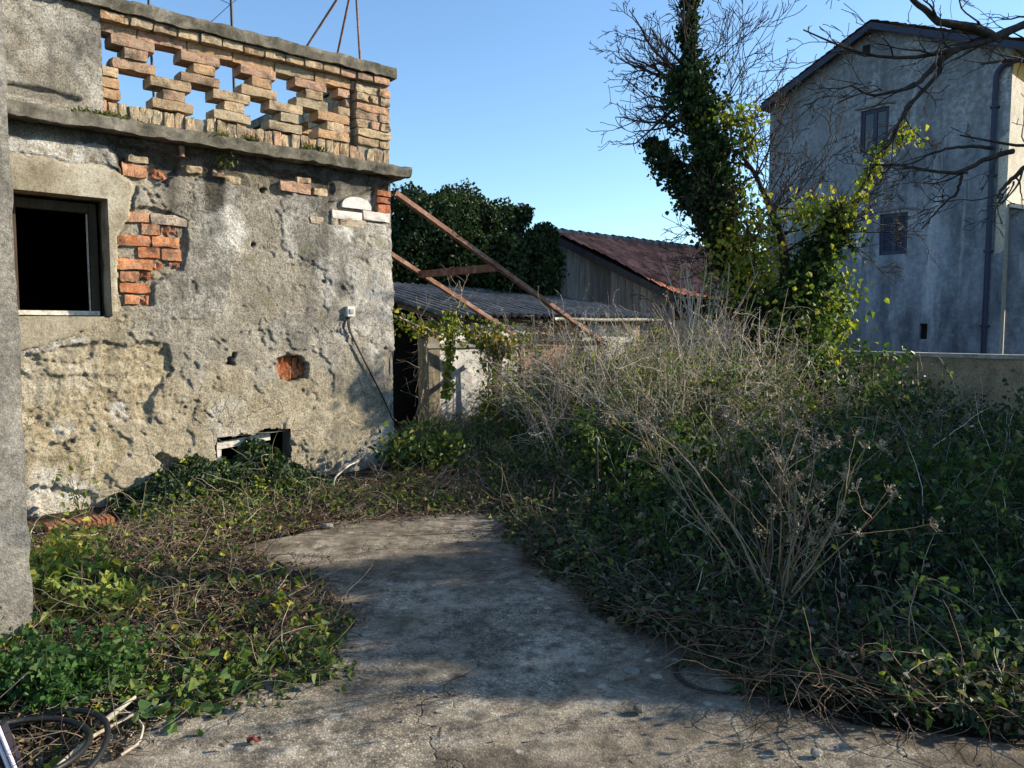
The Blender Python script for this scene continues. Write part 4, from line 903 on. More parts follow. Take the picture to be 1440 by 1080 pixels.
def hgreen(x, y):
    d = frontdist(x, y); n = fbm(x * .9, y * .9, oct=3, seed=201)
    return .08 + (.64 + .46 * n + .20 * fbm(x * 3, y * 3, oct=2, seed=203)) * sstep(.05, 2.0, d) * (1.05 - .35 * sstep(3.2, 6.0, x)) * (.45 + .55 * sstep(3.0, 5.0, y + .9 * (1.8 - x) * (x < 1.8))) 
# ------------------------------------------------------------------ green undergrowth on the right
r = np.random.default_rng(101)
p = scatter(GREEN, 90000, 1); x, y = p[:, 0], p[:, 1]; h = hgreen(x, y)
keep = (r.random(len(x)) < np.clip(.35 + .65 * h / .5, 0, 1)) & (x / y < .9); p, h = p[keep], h[keep]
n = len(p); z = h * (1 - r.random(n) ** 1.6 * .85) + r.normal(size=n) * .05
P = np.stack([p[:, 0], p[:, 1], np.maximum(z, .015)], -1)
patch = fbm(P[:, 0] * 1.1, P[:, 1] * 1.1, P[:, 2] * 1.5, oct=3, seed=207)
cd, cm, cy = pal(r, n, G_DARK) * 1.0, pal(r, n, G_MID[:3]) * .95, pal(r, n, G_YEL + G_DRY * 3)
col = np.where((patch + r.normal(size=n) * .35 > .25)[:, None], cm, cd); col = np.where((r.random(n) < .10)[:, None], cy, col)
sz = np.clip(.048 + .020 * patch, .026, .070)
g = Geo(); Nn = nrm(rdir(r, n) + A([-.25, -.25, .75])); T = nrm(np.cross(Nn, rdir(r, n)) + A([0, 0, -.25])); L = sz * r.uniform(.65, 1.35, n)
g.leaves(P, T, Nn, L, L * r.uniform(.5, .85, n), col, 0, .18, .2)
s0 = scatter(GREEN, 2200, 2); hh = hgreen(s0[:, 0], s0[:, 1]); st = np.concatenate([s0, np.zeros((len(s0), 1))], 1)
Ls = wander_lines(r, st, rdir(r, len(st)) * .8 + A([0, 0, 1]), hh * r.uniform(.8, 1.5, len(st)) + .1, 7, .3, .05)
g.tubes(Ls, taper(len(st), 7, r.uniform(.003, .006, len(st)), .0012), pal(r, len(st), TWIG + [(.06, .09, .03), (.10, .06, .04)]), 3, 1)
K_ = 1500; s0 = scatter(GREEN, K_, 3); hh = hgreen(s0[:, 0], s0[:, 1]); st = np.concatenate([s0, (hh * r.uniform(.5, .95, K_))[:, None]], 1)
Ls = wander_lines(r, st, rdir(r, K_) * .9 + A([-.1, -.15, .75]), r.uniform(.18, .6, K_) * np.clip(hh / .6, .4, 1), 8, .3, .11); Ls[..., 2] = np.maximum(Ls[..., 2], .02); g.tubes(Ls, taper(K_, 8, .0035, .0012), pal(r, K_, TWIG + [(.08, .10, .03)] * 3), 3, 1)
q, d, t, i = along(Ls, r, 15000); green = (r.random(K_) < .68)[i]; q = q + r.normal(size=q.shape) * .018
put_leaves(g, q[green], (.03, .07), pal(r, int(green.sum()), G_MID + G_DARK[1:3]), r, .7, .62); put_leaves(g, q[~green], (.012, .035), pal(r, int((~green).sum()), G_DRY + TWIG), r, .2, .55)
kind(g.build('undergrowth', [M_LEAF, M_STEM]), 'stuff')
# creeping ivy and bramble leaves along the edge of the concrete
r = np.random.default_rng(103); g = Geo()
q = FR[r.integers(1, len(FR) - 1, 15000)]; i = r.integers(2, len(FR) - 1, 15000); f = r.random((15000, 1)); q = FR[i] * (1 - f) + FR[i - 1] * f
nrm_in = A([.55, .65]); off = np.abs(r.normal(size=(15000, 1))) * .42 - .02 + .12 * fbm(q[:, 0] * 2.4, q[:, 1] * 2.4, oct=3, seed=211)[:, None]
q = q + nrm_in * off + r.normal(size=(15000, 2)) * .04
P = np.concatenate([q, (.012 + np.abs(r.normal(size=(15000, 1))) * .045 + np.maximum(off, 0) * .10)], 1)
put_leaves(g, P, (.022, .055), pal(r, len(P), G_DARK + G_MID[:3] + G_DRY + [(.06, .045, .03), (.09, .07, .045)], [5, 5, 3, 4, 1, 1, .6, 2, 3, 1, 3, 4, 3]), r, 1.3, .72, 0)
i = r.integers(2, len(FR) - 1, 1100); f = r.random((1100, 1)); q = FR[i] * (1 - f) + FR[i - 1] * f + nrm_in * r.uniform(-.10, .6, (1100, 1)) 
Ls = wander_lines(r, np.concatenate([q, r.uniform(.01, .14, (1100, 1))], 1), rdir(r, 1100) * A([1, 1, .35]), r.uniform(.15, .6, 1100), 8, .5, .06); Ls[..., 2] = np.maximum(Ls[..., 2], .008)
g.tubes(Ls, taper(1100, 8, r.uniform(.0015, .0034, 1100), .001), pal(r, 1100, [(.10, .07, .045), (.16, .11, .075), (.07, .045, .03), (.22, .17, .115)]), 3, 1)
kind(g.build('ground_cover', [M_IVY, M_STEM]), 'stuff')

# ------------------------------------------------------------------ dry thicket in the middle
DRY = A([[.25, 8.3], [1.0, 7.7], [2.0, 7.3], [2.7, 7.9], [3.3, 9.3], uv(5.55, .1)[:2], uv(5.4, 1.3)[:2], uv(3.9, 1.7)[:2], uv(2.9, 1.0)[:2], uv(2.5, .2)[:2]])
r = np.random.default_rng(107); g = Geo(); s0 = scatter(DRY, 3600, 5); s0 = s0[fbm(s0[:, 0] * 2.1, s0[:, 1] * 2.1, oct=2, seed=222) > .12][:1500]; M = len(s0)
top = np.clip(1.62 + .25 * fbm(s0[:, 0] * .8, s0[:, 1] * .8, oct=2, seed=221), .8, 2.1) - .75 * sstep(2.4, 4.2, s0[:, 0]) - .3 * sstep(7.6, 6.4, s0[:, 1])
hh = top * r.uniform(.55, 1.12, M)
Ls = wander_lines(r, np.concatenate([s0, np.zeros((M, 1))], 1), rdir(r, M) * .6 + A([-.1, 0, 1]), hh * 1.15, 9, .42, .03)
cs_ = pal(r, M, TWIG, [4, 3, 4, 2]); g.tubes(Ls, taper(M, 9, r.uniform(.003, .008, M), .0014), cs_, 3, 1)
k = 12000; q, d, t, i = along(Ls, r, k); ok = t > .25; q, d, i = q[ok], d[ok], i[ok]; k = len(q)
L2 = wander_lines(r, q, d * .5 + rdir(r, k) + A([0, 0, .35]), r.uniform(.12, .48, k), 6, .6, .03); g.tubes(L2, taper(k, 6, .0028, .0010), cs_[i] * r.uniform(.8, 1.2, (k, 1)), 3, 1)
q, d, t, i = along(L2, r, 34000); put_leaves(g, q + r.normal(size=q.shape) * .012, (.012, .03), pal(r, len(q), TWIG + G_DRY + [(.10, .11, .05), (.16, .17, .08)], [4, 3, 4, 2, 3, 2, 3, 2, 3, 3]), r, .3, .6)
q, d, t, i = along(Ls, r, 60000); cl = fbm(q[:, 0] * 2.2, q[:, 1] * 2.2, q[:, 2] * 2.2, oct=3, seed=223); q = q[(cl > .28) & (t < .85)][:13000]
put_leaves(g, q + r.normal(size=q.shape) * .05, (.025, .06), pal(r, len(q), G_MID + G_YEL + G_DARK[2:3]), r, .5, .7, 2)
kind(g.build('dry_thicket', [M_DEAD, M_STEM, M_LEAF]), 'stuff')
# grey green weeds under the pergola
MIDP = A([gnd(590, 652)[:2], gnd(700, 657)[:2], gnd(800, 690)[:2], [.9, 7.6], uv(2.9, .3)[:2], uv(4.0, 1.7)[:2], uv(1.9, 1.85)[:2], uv(1.0, 1.5)[:2]])
r = np.random.default_rng(109); g = Geo(); M = 1400; s0 = scatter(MIDP, M, 6); 
rx = (s0 - C0[:2]) @ U[:2]; hh = (.22 + 1.0 * sstep(2.3, 3.4, rx)) * r.uniform(.45, 1.1, M)
Ls = wander_lines(r, np.concatenate([s0, np.zeros((M, 1))], 1), rdir(r, M) * .45 + A([0, 0, 1]), hh, 8, .3, .02); g.tubes(Ls, taper(M, 8, r.uniform(.0022, .005, M), .0012), pal(r, M, TWIG + [(.10, .11, .05)]), 3, 1)
k = 4500; q, d, t, i = along(Ls, r, k); L2 = wander_lines(r, q, d * .6 + rdir(r, k) + A([0, 0, .3]), r.uniform(.08, .3, k), 5, .4); g.tubes(L2, taper(k, 5, .002, .001), pal(r, k, TWIG), 3, 1)
q, d, t, i = along(L2, r, 32000); lowm = sstep(.75, .2, q[:, 2] + .25 * fbm(q[:, 0] * 2, q[:, 1] * 2, oct=2, seed=231))[:, None] > r.random((len(q), 1))
put_leaves(g, q, (.015, .042), np.where(lowm, pal(r, len(q), G_MID + G_YEL[2:3] + G_DARK[1:3]), pal(r, len(q), [(.17, .20, .09), (.23, .25, .13), (.10, .14, .05), (.30, .30, .17), (.22, .26, .05)])), r, .4, .5)
kind(g.build('weeds', [M_LEAF, M_STEM]), 'stuff')

# ------------------------------------------------------------------ litter, dead vines and creepers on the left and behind the yard
LEFTP = gpoly([(20, 742), (130, 742), (225, 745), (330, 775), (440, 815), (492, 872), (455, 935), (400, 968), (330, 998), (235, 1005), (170, 1032), (110, 1085), (-140, 1085), (-140, 880)])
BACKP = gpoly([(170, 752), (300, 700), (470, 690), (560, 662), (640, 648), (720, 655), (800, 680), (850, 740), (800, 770), (730, 745), (690, 722), (560, 726), (440, 742), (380, 752), (320, 772), (240, 775)])
def litter(name, poly, nv, nd, ng, seed, hump, glist, gw):
    r = np.random.default_rng(seed); g = Geo()
    e = lambda q: hump * sstep(.05, -.35, sdpoly(q[:, 0], q[:, 1], poly)) * (.55 + .5 * fbm(q[:, 0] * 2.5, q[:, 1] * 2.5, oct=3, seed=seed + 1))
    jit = lambda q: q + r.normal(size=q.shape) * .06
    q = jit(scatter(poly, nv, seed)); hz = np.maximum(e(q), 0); st = np.concatenate([q, (.010 + hz * r.random(nv))[:, None]], 1)
    Ls = wander_lines(r, st, rdir(r, nv) * A([1, 1, .3]), r.uniform(.10, .5, nv), 8, .55, .05); Ls[..., 2] = np.maximum(Ls[..., 2], .008)
    g.tubes(Ls, taper(nv, 8, r.uniform(.0013, .0042, nv), .0009), pal(r, nv, [(.13, .095, .062), (.19, .145, .10), (.08, .055, .036), (.30, .25, .18), (.46, .40, .32)], [4, 4, 3, 2, .7]), 3, 1)
    q = jit(scatter(poly, nd, seed + 2)); hz = np.maximum(e(q), 0)
    put_leaves(g, np.concatenate([q, (.012 + hz * r.random(nd) * .9)[:, None]], 1), (.015, .045), pal(r, nd, [(.14, .10, .06), (.08, .06, .036), (.22, .165, .10), (.32, .26, .17), (.07, .065, .035)], [4, 4, 3, 1.5, 2]), r, .8, .6, 2, fold=.3, droop=.35)
    q = jit(scatter(poly, ng * 2, seed + 4)); cl = fbm(q[:, 0] * 2.1, q[:, 1] * 2.1, oct=3, seed=seed + 6); q = q[np.argsort(-(cl + r.normal(size=len(cl)) * .30))][:ng]; hz = np.maximum(e(q), 0)
    put_leaves(g, np.concatenate([q, (.025 + hz * r.uniform(.5, 1.15, ng))[:, None]], 1), (.026, .068), pal(r, ng, glist, gw), r, .75, .72)
    kind(g.build(name, [M_LEAF, M_STEM, M_DEAD]), 'stuff')
litter('leaf_litter', LEFTP, 3800, 24000, 1500, 301, .10, G_MID + G_YEL + G_DARK[1:3], [3, 3, 3, 3, 2.5, 2, 2.5, 1.2, 3, 2, 2])
litter('vine_litter', BACKP, 3600, 19000, 1250, 311, .11, G_MID + G_YEL + G_DARK[1:3], [3, 3, 3, 3, 1, .7, 1.5, .4, 2, 2, 2])
r = np.random.default_rng(321); g = Geo(); q = scatter(SLAB, 620, 7); fd = frontdist(q[:, 0], q[:, 1]); q = q[r.random(len(q)) < np.exp(-fd * .8) + .10]
put_leaves(g, np.concatenate([q, np.full((len(q), 1), .028)], 1), (.010, .032), pal(r, len(q), G_DRY + [(.30, .26, .18), (.05, .04, .03)]), r, 2.5, .6, 0, fold=.3, droop=.4)
kind(g.build('fallen_leaves', [M_DEAD]), 'stuff')

# ------------------------------------------------------------------ single plants
def bushy(name, loc, label, cat, rad, h, n, size, cols, w, seed, stems=40, stemcol=(.07, .09, .035), mat=None, up=.5, lean=(0, 0), group=None, aspect=.72, hollow=.35):
    r = np.random.default_rng(seed); loc = np.asarray(loc, float); t = thing(name, loc, label, cat, group)
    a = r.random(stems) * 6.283; q = loc + np.stack([np.cos(a) * rad * .35, np.sin(a) * rad * .35, a * 0], -1) * r.random((stems, 1))
    Ls = wander_lines(r, q, np.stack([np.cos(a) * rad + lean[0], np.sin(a) * rad + lean[1], np.full(stems, h)], -1) * A([1, 1, 1.1]) + r.normal(size=(stems, 3)) * .2 * rad, r.uniform(.5, 1.1, stems) * math.hypot(rad, h), 8, .3, .04)
    Ls[..., 2] = np.maximum(Ls[..., 2], loc[2] + .01)
    Geo().tubes(Ls, taper(stems, 8, r.uniform(.002, .005, stems), .0012), pal(r, stems, [stemcol]), 3).build('stems', M_STEM, t)
    q, d, tt, i = along(Ls, r, n * 2); q = q[tt > hollow * r.random(len(tt))][:n]; q = q + r.normal(size=q.shape) * size[1] * .7; q[:, 2] = np.maximum(q[:, 2], loc[2] + .015)
    g = Geo(); put_leaves(g, q, size, pal(r, len(q), cols, w), r, up, aspect); g.build('foliage', mat or M_LEAF, t); return t
bushy('nettle', gnd(95, 980), 'lush green nettle clump at the foot of the grey pillar', 'plant', .27, .24, 2300, (.022, .046), [(.05, .115, .03), (.075, .15, .035), (.04, .09, .028), (.11, .18, .045)], None, 401, 90)
bushy('nettle', gnd(0, 985), 'dark green nettle clump cut off by the left edge below the pillar', 'plant', .26, .24, 1500, (.022, .046), [(.04, .09, .03), (.06, .12, .035)], None, 402, 60)
bushy('weed', gnd(95, 830), 'tall pale green weed with broad yellowing leaves beside the pillar', 'plant', .20, .26, 420, (.035, .08), [(.20, .26, .055), (.30, .31, .07), (.13, .20, .045), (.10, .16, .04)], None, 403, 26)
bushy('weed', gnd(140, 870), 'bright yellow green weed standing between the pillar and the leaf litter', 'plant', .18, .20, 380, (.03, .075), [(.17, .24, .05), (.26, .28, .06), (.10, .16, .04)], None, 404, 22)
bushy('weed', gnd(75, 800), 'small yellow leaved weed against the house wall near the pillar', 'plant', .16, .24, 200, (.04, .075), [(.34, .33, .06), (.40, .34, .07), (.18, .22, .05)], None, 405, 16)
bushy('bindweed', gnd(265, 985), 'low broad leaved creeper at the front edge of the leaf litter', 'plant', .24, .09, 230, (.03, .07), [(.09, .15, .04), (.15, .20, .05), (.06, .11, .035)], None, 406, 30)
bushy('bindweed', gnd(400, 945), 'green creeper spreading onto the concrete from the litter corner', 'plant', .28, .12, 330, (.028, .06), [(.05, .09, .03), (.09, .13, .04), (.13, .15, .05)], None, 407, 34)
bushy('ivy_bush', uv(-.02, -.34, 0) + A([.10, .0, 0]), 'leafy ivy bush at the bottom corner of the ruined house', 'ivy', .42, .40, 1500, (.045, .09), [(.03, .06, .02), (.06, .10, .025), (.17, .21, .04), (.28, .28, .05)], [4, 4, 2, 2], 408, 60, mat=M_IVY)
bushy('feathery_shrub', at(915, 560, 8.6) * A([1, 1, 0]), 'light green feathery shrub rising from the dry stems below the shed gutter', 'shrub', .36, 1.62, 4200, (.02, .05), [(.20, .23, .07), (.27, .28, .10), (.13, .17, .05)], None, 409, 60, up=.2, aspect=.4)
bushy('leafy_shrub', at(700, 640, 9.6) * A([1, 1, 0]), 'green and yellow leafed shrub below the hanging vine of the pergola', 'shrub', .34, .45, 1000, (.03, .06), [(.06, .10, .03), (.13, .17, .04), (.26, .27, .05), (.035, .06, .02)], [4, 3, 2, 3], 410, 46)
bushy('leafy_shrub', at(905, 640, 7.2) * A([1, 1, 0]), 'dark green shrub with yellow flecks in front of the dry stems', 'shrub', .55, .80, 3600, (.035, .065), [(.035, .07, .02), (.06, .11, .028), (.14, .18, .04), (.28, .26, .05)], [5, 4, 2, .7], 411, 60)
bushy('ivy_bush', at(1170, 560, 9.4) * A([1, 1, 0]), 'dense green ivy bush at the foot of the ivy clad tree by the garden wall', 'ivy', .66, 1.25, 5200, (.045, .085), [(.03, .065, .02), (.05, .10, .025), (.10, .16, .035), (.24, .26, .05)], [5, 4, 2, .8], 412, 80, mat=M_IVY)
bushy('bare_bush', uv(6.6, -.6, .3), 'leafless reddish bush poking up behind the garden wall beside the tree', 'bush', .45, 1.75, 500, (.01, .025), [(.17, .12, .10), (.24, .18, .15)], None, 413, 90, (.20, .14, .115), M_DEAD, .2)
bushy('corner_weed', wallpt(3.3, 0, .25), 'thin weed climbing the plaster beside the pillar', 'plant', .12, .55, 40, (.04, .07), [(.10, .15, .04), (.2, .22, .05)], None, 414, 9)
bushy('leafy_shrub', at(1010, 640, 7.0) * A([1, 1, 0]), 'dark green shrub between the yellow flecked shrub and the big dry fan', 'shrub', .6, .72, 3400, (.03, .06), [(.03, .06, .018), (.05, .09, .025), (.09, .13, .03), (.2, .19, .06)], [5, 4, 1.5, .6], 415, 60)
bushy('leafy_shrub', at(1010, 600, 8.3) * A([1, 1, 0]), 'tall sunlit yellow green shrub in the dry stems left of the ivy clad tree', 'shrub', .4, 1.35, 2400, (.03, .065), [(.10, .15, .035), (.18, .22, .045), (.28, .28, .05), (.06, .10, .03)], [4, 3, 1.5, 3], 416, 46)
# ivy heap over the cellar window
r = np.random.default_rng(421); t = thing('ivy_heap', wallpt(1.9, 0, .35), 'dark ivy heap spilling from the cellar window down to the concrete', 'ivy')
n = 11000; s = r.uniform(1.0, 3.05, n); d = r.random(n) ** 1.05 * 1.12 - .06
hh = (.31 * np.exp(-((s - 1.62) / .36) ** 2) + .27 * np.exp(-((s - 2.15) / .42) ** 2) + .16 * np.exp(-((s - 2.75) / .3) ** 2) + .13) * np.clip(1.06 - d / 1.1, 0, 1) ** .7
hh = hh * (1 + .35 * fbm(s * 3, d * 3, oct=3, seed=5)); z = np.maximum(hh * (1 - r.random(n) ** 2 * .6) - .07, .01 - .0 * s) 
P = C0 - s[:, None] * U + d[:, None] * NN + z[:, None] * ZZ
mm = (d > .02) | ((s > B_R + .05) & (s < B_L - .12)); P, s, d, z = P[mm], s[mm], d[mm], z[mm]
g = Geo(); yel = (r.random(len(P)) < .10 + .50 * sstep(.25, .8, d) * (fbm(s * 4, d * 4, oct=2, seed=6) > -.1))[:, None]
put_leaves(g, P, (.035, .075), np.where(yel, pal(r, len(P), G_YEL[:3] + G_MID), pal(r, len(P), G_DARK)), r, .45, .75, 0, NN * .6); g.build('foliage', M_IVY, t)
st = P[r.integers(len(P), size=200)]; Ls = wander_lines(r, st, rdir(r, 200) * A([1, 1, .4]), r.uniform(.15, .5, 200), 7, .5, .08); Ls[..., 2] = np.maximum(Ls[..., 2], .01)
Geo().tubes(Ls, taper(200, 7, .0035, .0012), pal(r, 200, TWIG[:2] + [(.08, .06, .04)]), 3).build('stems', M_STEM, t)
# tufts on the ledge
def tuft(px, py, label, n, wd, hgt, cols, seed, d=.08):
    r = np.random.default_rng(seed); s, z = onwall(px, py, d); b = wallpt(s, 3.385, d); t = thing('grass_tuft', b, label, 'tuft', None); q = b + r.normal(size=(n, 1)) * .22 * wd * U + r.normal(size=(n, 1)) * .03 * NN
    T = rdir(r, n) * .8 + A([0, 0, .9]); g = Geo().leaves(q, T, rdir(r, n), r.uniform(.25, .8, n) * hgt, .006, pal(r, n, cols), 0, .1, .5)
    k = n; put_leaves(g, q[:k] + r.normal(size=(k, 3)) * A([.03, .03, .02]) + A([0, 0, .02]), (.012, .032), pal(r, k, cols), r, .3, .7, 0); q1, q2 = np.meshgrid(np.linspace(-1, 1, 24), np.linspace(-1, 1, 8), indexing='ij'); hh = .035 * np.clip(1 - q1 ** 2 - .6 * q2 ** 2, -.1, 1) * (1 + .5 * vnoise(q1 * 7 + seed, q2 * 3, seed=4)); g.grid(b + (q1 * wd * .55)[..., None] * U + (q2 * .06)[..., None] * NN + hh[..., None] * ZZ, cols[0], flip=True); g.build('blades', M_LEAF, t)
tuft(150, 165, 'mossy green tuft growing on the ledge below the solid parapet', 320, .55, .09, [(.10, .12, .03), (.16, .17, .05), (.05, .07, .02)], 431)
tuft(308, 178, 'small leafy tuft growing under the middle of the brick lattice', 90, .2, .09, [(.10, .13, .03), (.2, .2, .06), (.06, .08, .03)], 432)
tuft(352, 186, 'thick dark tuft on the ledge right of the small leafy one', 110, .22, .11, [(.05, .07, .025), (.12, .13, .05)], 433)
tuft(440, 200, 'dark leafy tuft on the ledge nearest the brick corner pier', 140, .25, .14, [(.03, .05, .02), (.10, .13, .03), (.25, .25, .06)], 434)
r = np.random.default_rng(436); b = wallpt(*onwall(312, 232), .03); t = thing('wall_fern', b, 'small weed hanging from the cracked plaster under the ledge', 'plant'); g = Geo(); put_leaves(g, b + r.normal(size=(70, 3)) * A([.07, .03, .06]), (.02, .05), pal(r, 70, [(.09, .12, .03), (.18, .2, .05)]), r, .2, .5); g.build('leaves', M_LEAF, t)

# ------------------------------------------------------------------ dry umbel plants
def umbel_plant(name, loc, label, n, h, spread, seed, group):
    r = np.random.default_rng(seed); loc = np.asarray(loc, float); t = thing(name, loc, label, 'dry plant', group)
    a = np.linspace(0, 2 * math.pi, n, endpoint=False) + r.normal(size=n) * .3; tilt = r.uniform(.08, 1, n) ** .7 * spread
    d = np.stack([np.cos(a) * np.sin(tilt), np.sin(a) * np.sin(tilt), np.cos(tilt)], -1); q = loc + d * A([.05, .05, 0])
    Ls = wander_lines(r, q, d, h * r.uniform(.5, 1.12, n), 10, .2, .015); Ls[..., 2] = np.maximum(Ls[..., 2], loc[2])
    cc = pal(r, n, [(.26, .19, .12), (.18, .13, .08), (.34, .26, .17), (.11, .08, .052)], [3, 3, 2, 2]); g = Geo().tubes(Ls, taper(n, 10, r.uniform(.003, .0072, n), .0018), cc, 5)
    k = n * 6; q, dd, tt, i = along(Ls, r, k); ok = tt > .4; q, dd, i, tt = q[ok], dd[ok], i[ok], tt[ok]; k = len(q)
    L2 = wander_lines(r, q, dd * .8 + rdir(r, k) * .75 + A([0, 0, .25]), h * r.uniform(.10, .36, k), 7, .3); g.tubes(L2, taper(k, 7, .0024, .0011), cc[i], 3); g.build('stalks', M_STEM, t)
    tips = np.concatenate([Ls[:, -1], L2[:, -1]]); dirs = nrm(np.concatenate([Ls[:, -1] - Ls[:, -2], L2[:, -1] - L2[:, -2]])); m = 9
    dv = nrm(np.repeat(dirs, m, 0) * .9 + rdir(r, len(tips) * m) * .85); tp = np.repeat(tips, m, 0); L3 = wander_lines(r, tp, dv, r.uniform(.02, .055, len(tp)), 4, .1)
    g = Geo().tubes(L3, .0009, (.27, .21, .15), 3); put_leaves(g, np.repeat(L3[:, -1], 3, 0) + r.normal(size=(len(tp) * 3, 3)) * .005, (.006, .014), pal(r, len(tp) * 3, [(.30, .24, .165), (.2, .15, .1), (.38, .32, .24)]), r, .2, .8); g.build('umbels', M_STEM, t)
    return t
main = umbel_plant('umbel_plant', gnd(1088, 868), 'big fan of dry umbel stalks rising from the shaded creepers', 26, 1.25, .68, 501, None)
up = umbel_plant('umbel_plant', gnd(1010, 760), 'thin dry umbel stalks behind and left of the big fan', 8, 1.1, .5, 502, 'dry umbel stalks in the undergrowth')
spots = [((1220, 740), .6, 1.0, 'dry umbel stalks standing right of the big fan'), ((1300, 700), 2.2, 1.02, 'dry umbel stalks under the right half of the garden wall'), ((1190, 660), 4.0, 1.0, 'dry umbel stalks just below the ivy bush at the tree foot'),
         ((1090, 690), 1.4, 1.05, 'dry umbel stalks straight behind the big fan'), ((960, 690), 3.1, 1.1, 'dry umbel stalks in the sunlit dry thicket'), ((1270, 640), 5.2, .95, 'small umbel stalks against the garden wall'), ((1040, 640), 2.7, 1.3, 'tall umbel stalks in front of the ivy clad tree')]
for (q, a, s, lab) in spots:
    c = copy_tree(up, gnd(*q), a, s); c['label'] = lab
# ------------------------------------------------------------------ bramble canes reaching over the concrete
def bramble(px, py, label, n, seed, d0, L, size=(.026, .052), cols=None):
    r = np.random.default_rng(seed); b = gnd(px, py); t = thing('bramble', b, label, 'bramble'); q = b + r.normal(size=(n, 3)) * A([.12, .10, 0])
    Ls = wander_lines(r, q, rdir(r, n) * .5 + A(d0), r.uniform(.5, 1.1, n) * L, 12, .25, .13); Ls[..., 2] = np.maximum(Ls[..., 2], .012)
    Geo().tubes(Ls, taper(n, 12, r.uniform(.0025, .005, n), .0013), pal(r, n, [(.22, .15, .10), (.13, .07, .05), (.30, .24, .16)]), 4).build('canes', M_STEM, t)
    q, dd, tt, i = along(Ls, r, n * 26); g = Geo(); put_leaves(g, q + r.normal(size=q.shape) * .02, size, pal(r, len(q), cols or (G_DARK[1:] + G_MID + [(.10, .12, .10), (.28, .28, .06)]), None), r, .9, .66); g.build('leaves', M_IVY, t)
bramble(1310, 950, 'arching bramble canes with silvery leaves in the lower right', 15, 601, (-.3, -.25, .6), .75)
bramble(1410, 935, 'bramble mound at the right edge of the picture above the sunlit strip', 17, 602, (-.2, -.2, .7), .65)
bramble(1180, 935, 'low bramble reaching over the well cover rim', 14, 603, (-.6, -.2, .35), .6)
bramble(1060, 905, 'bramble trailing along the shaded concrete edge behind the well cover', 12, 604, (-.3, -.2, .4), .5)
bramble(860, 800, 'leafy bramble at the corner where the concrete narrows', 22, 605, (-.5, -.5, .5), .6)
bramble(770, 745, 'low dark creeper hanging over the far right edge of the concrete', 20, 606, (-.4, -.5, .45), .6)
# pale bent twigs left front
r = np.random.default_rng(611)
def stick(pts, rad, col, label):
    L = smooth_line(A([gnd(x, y, z) for x, y, z in pts]), 24); o = Geo().tubes([L], [np.linspace(rad, rad * .55, 24)], col, 7).build('stick', M_STEM, origin=L[0]); tag(o, label, 'stick')
stick([(80, 1078, .03), (130, 1035, .05), (190, 1003, .06), (232, 990, .04)], .009, (.36, .31, .23), 'long pale branch lying behind the coiled black hose')
stick([(150, 1012, .05), (172, 994, .07), (190, 980, .08)], .013, (.36, .33, .27), 'short bleached stick leaning on the long pale branch')
stick([(170, 1062, .02), (196, 1045, .03), (202, 1022, .06), (192, 1008, .05)], .006, (.40, .34, .26), 'thin bent twig curling onto the concrete near the hose')
stick([(235, 985, .02), (262, 962, .08), (275, 955, .12)], .006, (.55, .50, .42), 'white splintered stick in the litter of dead vines')
stick([(468, 690, .02), (470, 672, .14), (490, 655, .22), (505, 648, .2)], .010, (.50, .46, .38), 'pale bent root beside the ivy bush at the house corner')
# stake in the undergrowth
b = gnd(838, 740); sk = thing('iron_stake', b, 'thin dark iron stake with a pale wire hook at the edge of the undergrowth', 'stake')
Geo().tubes([[b + A([0, 0, -.1]), b + A([.01, 0, .35]), b + A([.0, .01, .70])]], .011, (.03, .028, .028), 6).build('rod', M_DARK, sk)
tp = b + A([0, .01, .70]); Geo().tubes([smooth_line(A([tp + A([-.05, 0, .0]), tp + A([-.02, 0, .015]), tp + A([.0, 0, .03]), tp + A([.02, 0, .0]), tp + A([.015, 0, -.03])]), 14)], .0045, (.5, .5, .5), 5).build('wire_hook', M_OLDWHITE, sk)
# sapling clump
r = np.random.default_rng(621); b = at(985, 560, 9.9) * A([1, 1, 0]); t = thing('sapling_clump', b, 'clump of pale straight leafless saplings left of the ivy clad tree', 'saplings')
out = []
for k in range(22):
    px = r.uniform(930, 1045); q = b + A([(r.random() - .5) * .5, (r.random() - .5) * .4, 0]); e = at(px, r.uniform(360, 430), 9.9 + r.uniform(-.3, .3)); grow(r, q, e - q, np.linalg.norm(e - q), r.uniform(.012, .024), 1, out, .0, .09, 9, 4, .22, .6, .35)
g = Geo(); branches(g, out, (.50, .43, .34), 4, 0, r); g.build('stems', M_STEM, t)
# ------------------------------------------------------------------ vine over the pergola
r = np.random.default_rng(701); vb = uv(2.4, .9, 0); t = thing('climbing_vine', vb, 'yellowing climbing vine hanging over the pergola beams in front of the shed', 'vine')
lines = [[(690, 640, 10.9), (686, 560, 10.9), (690, 500, 10.9), (660, 470, 10.9), (637, 440, 10.8), (622, 462, 10.7), (590, 470, 10.6), (555, 445, 10.4)], [(690, 500, 10.9), (720, 492, 10.9), (700, 480, 10.8), (680, 478, 10.8)], [(637, 440, 10.8), (632, 480, 10.8), (630, 540, 10.8), (628, 560, 10.8)],
         [(600, 480, 10.6), (597, 540, 10.5), (578, 610, 10.3)], [(660, 470, 10.9), (700, 455, 11), (735, 470, 11.2), (760, 500, 11.3)], [(640, 445, 10.8), (650, 410, 10.9), (645, 395, 10.9)], [(560, 447, 10.3), (600, 462, 10.5), (640, 480, 10.8), (690, 485, 10.9)], [(690, 560, 10.8), (680, 600, 10.8), (686, 660, 10.7)]]
g = Geo(); LL = [smooth_line(A([at(*q) for q in l]), 24) for l in lines]
for L in LL: g.tubes([L + r.normal(size=L.shape) * .008], [np.linspace(.016, .006, 24)], (.30, .25, .18), 5)
out = []
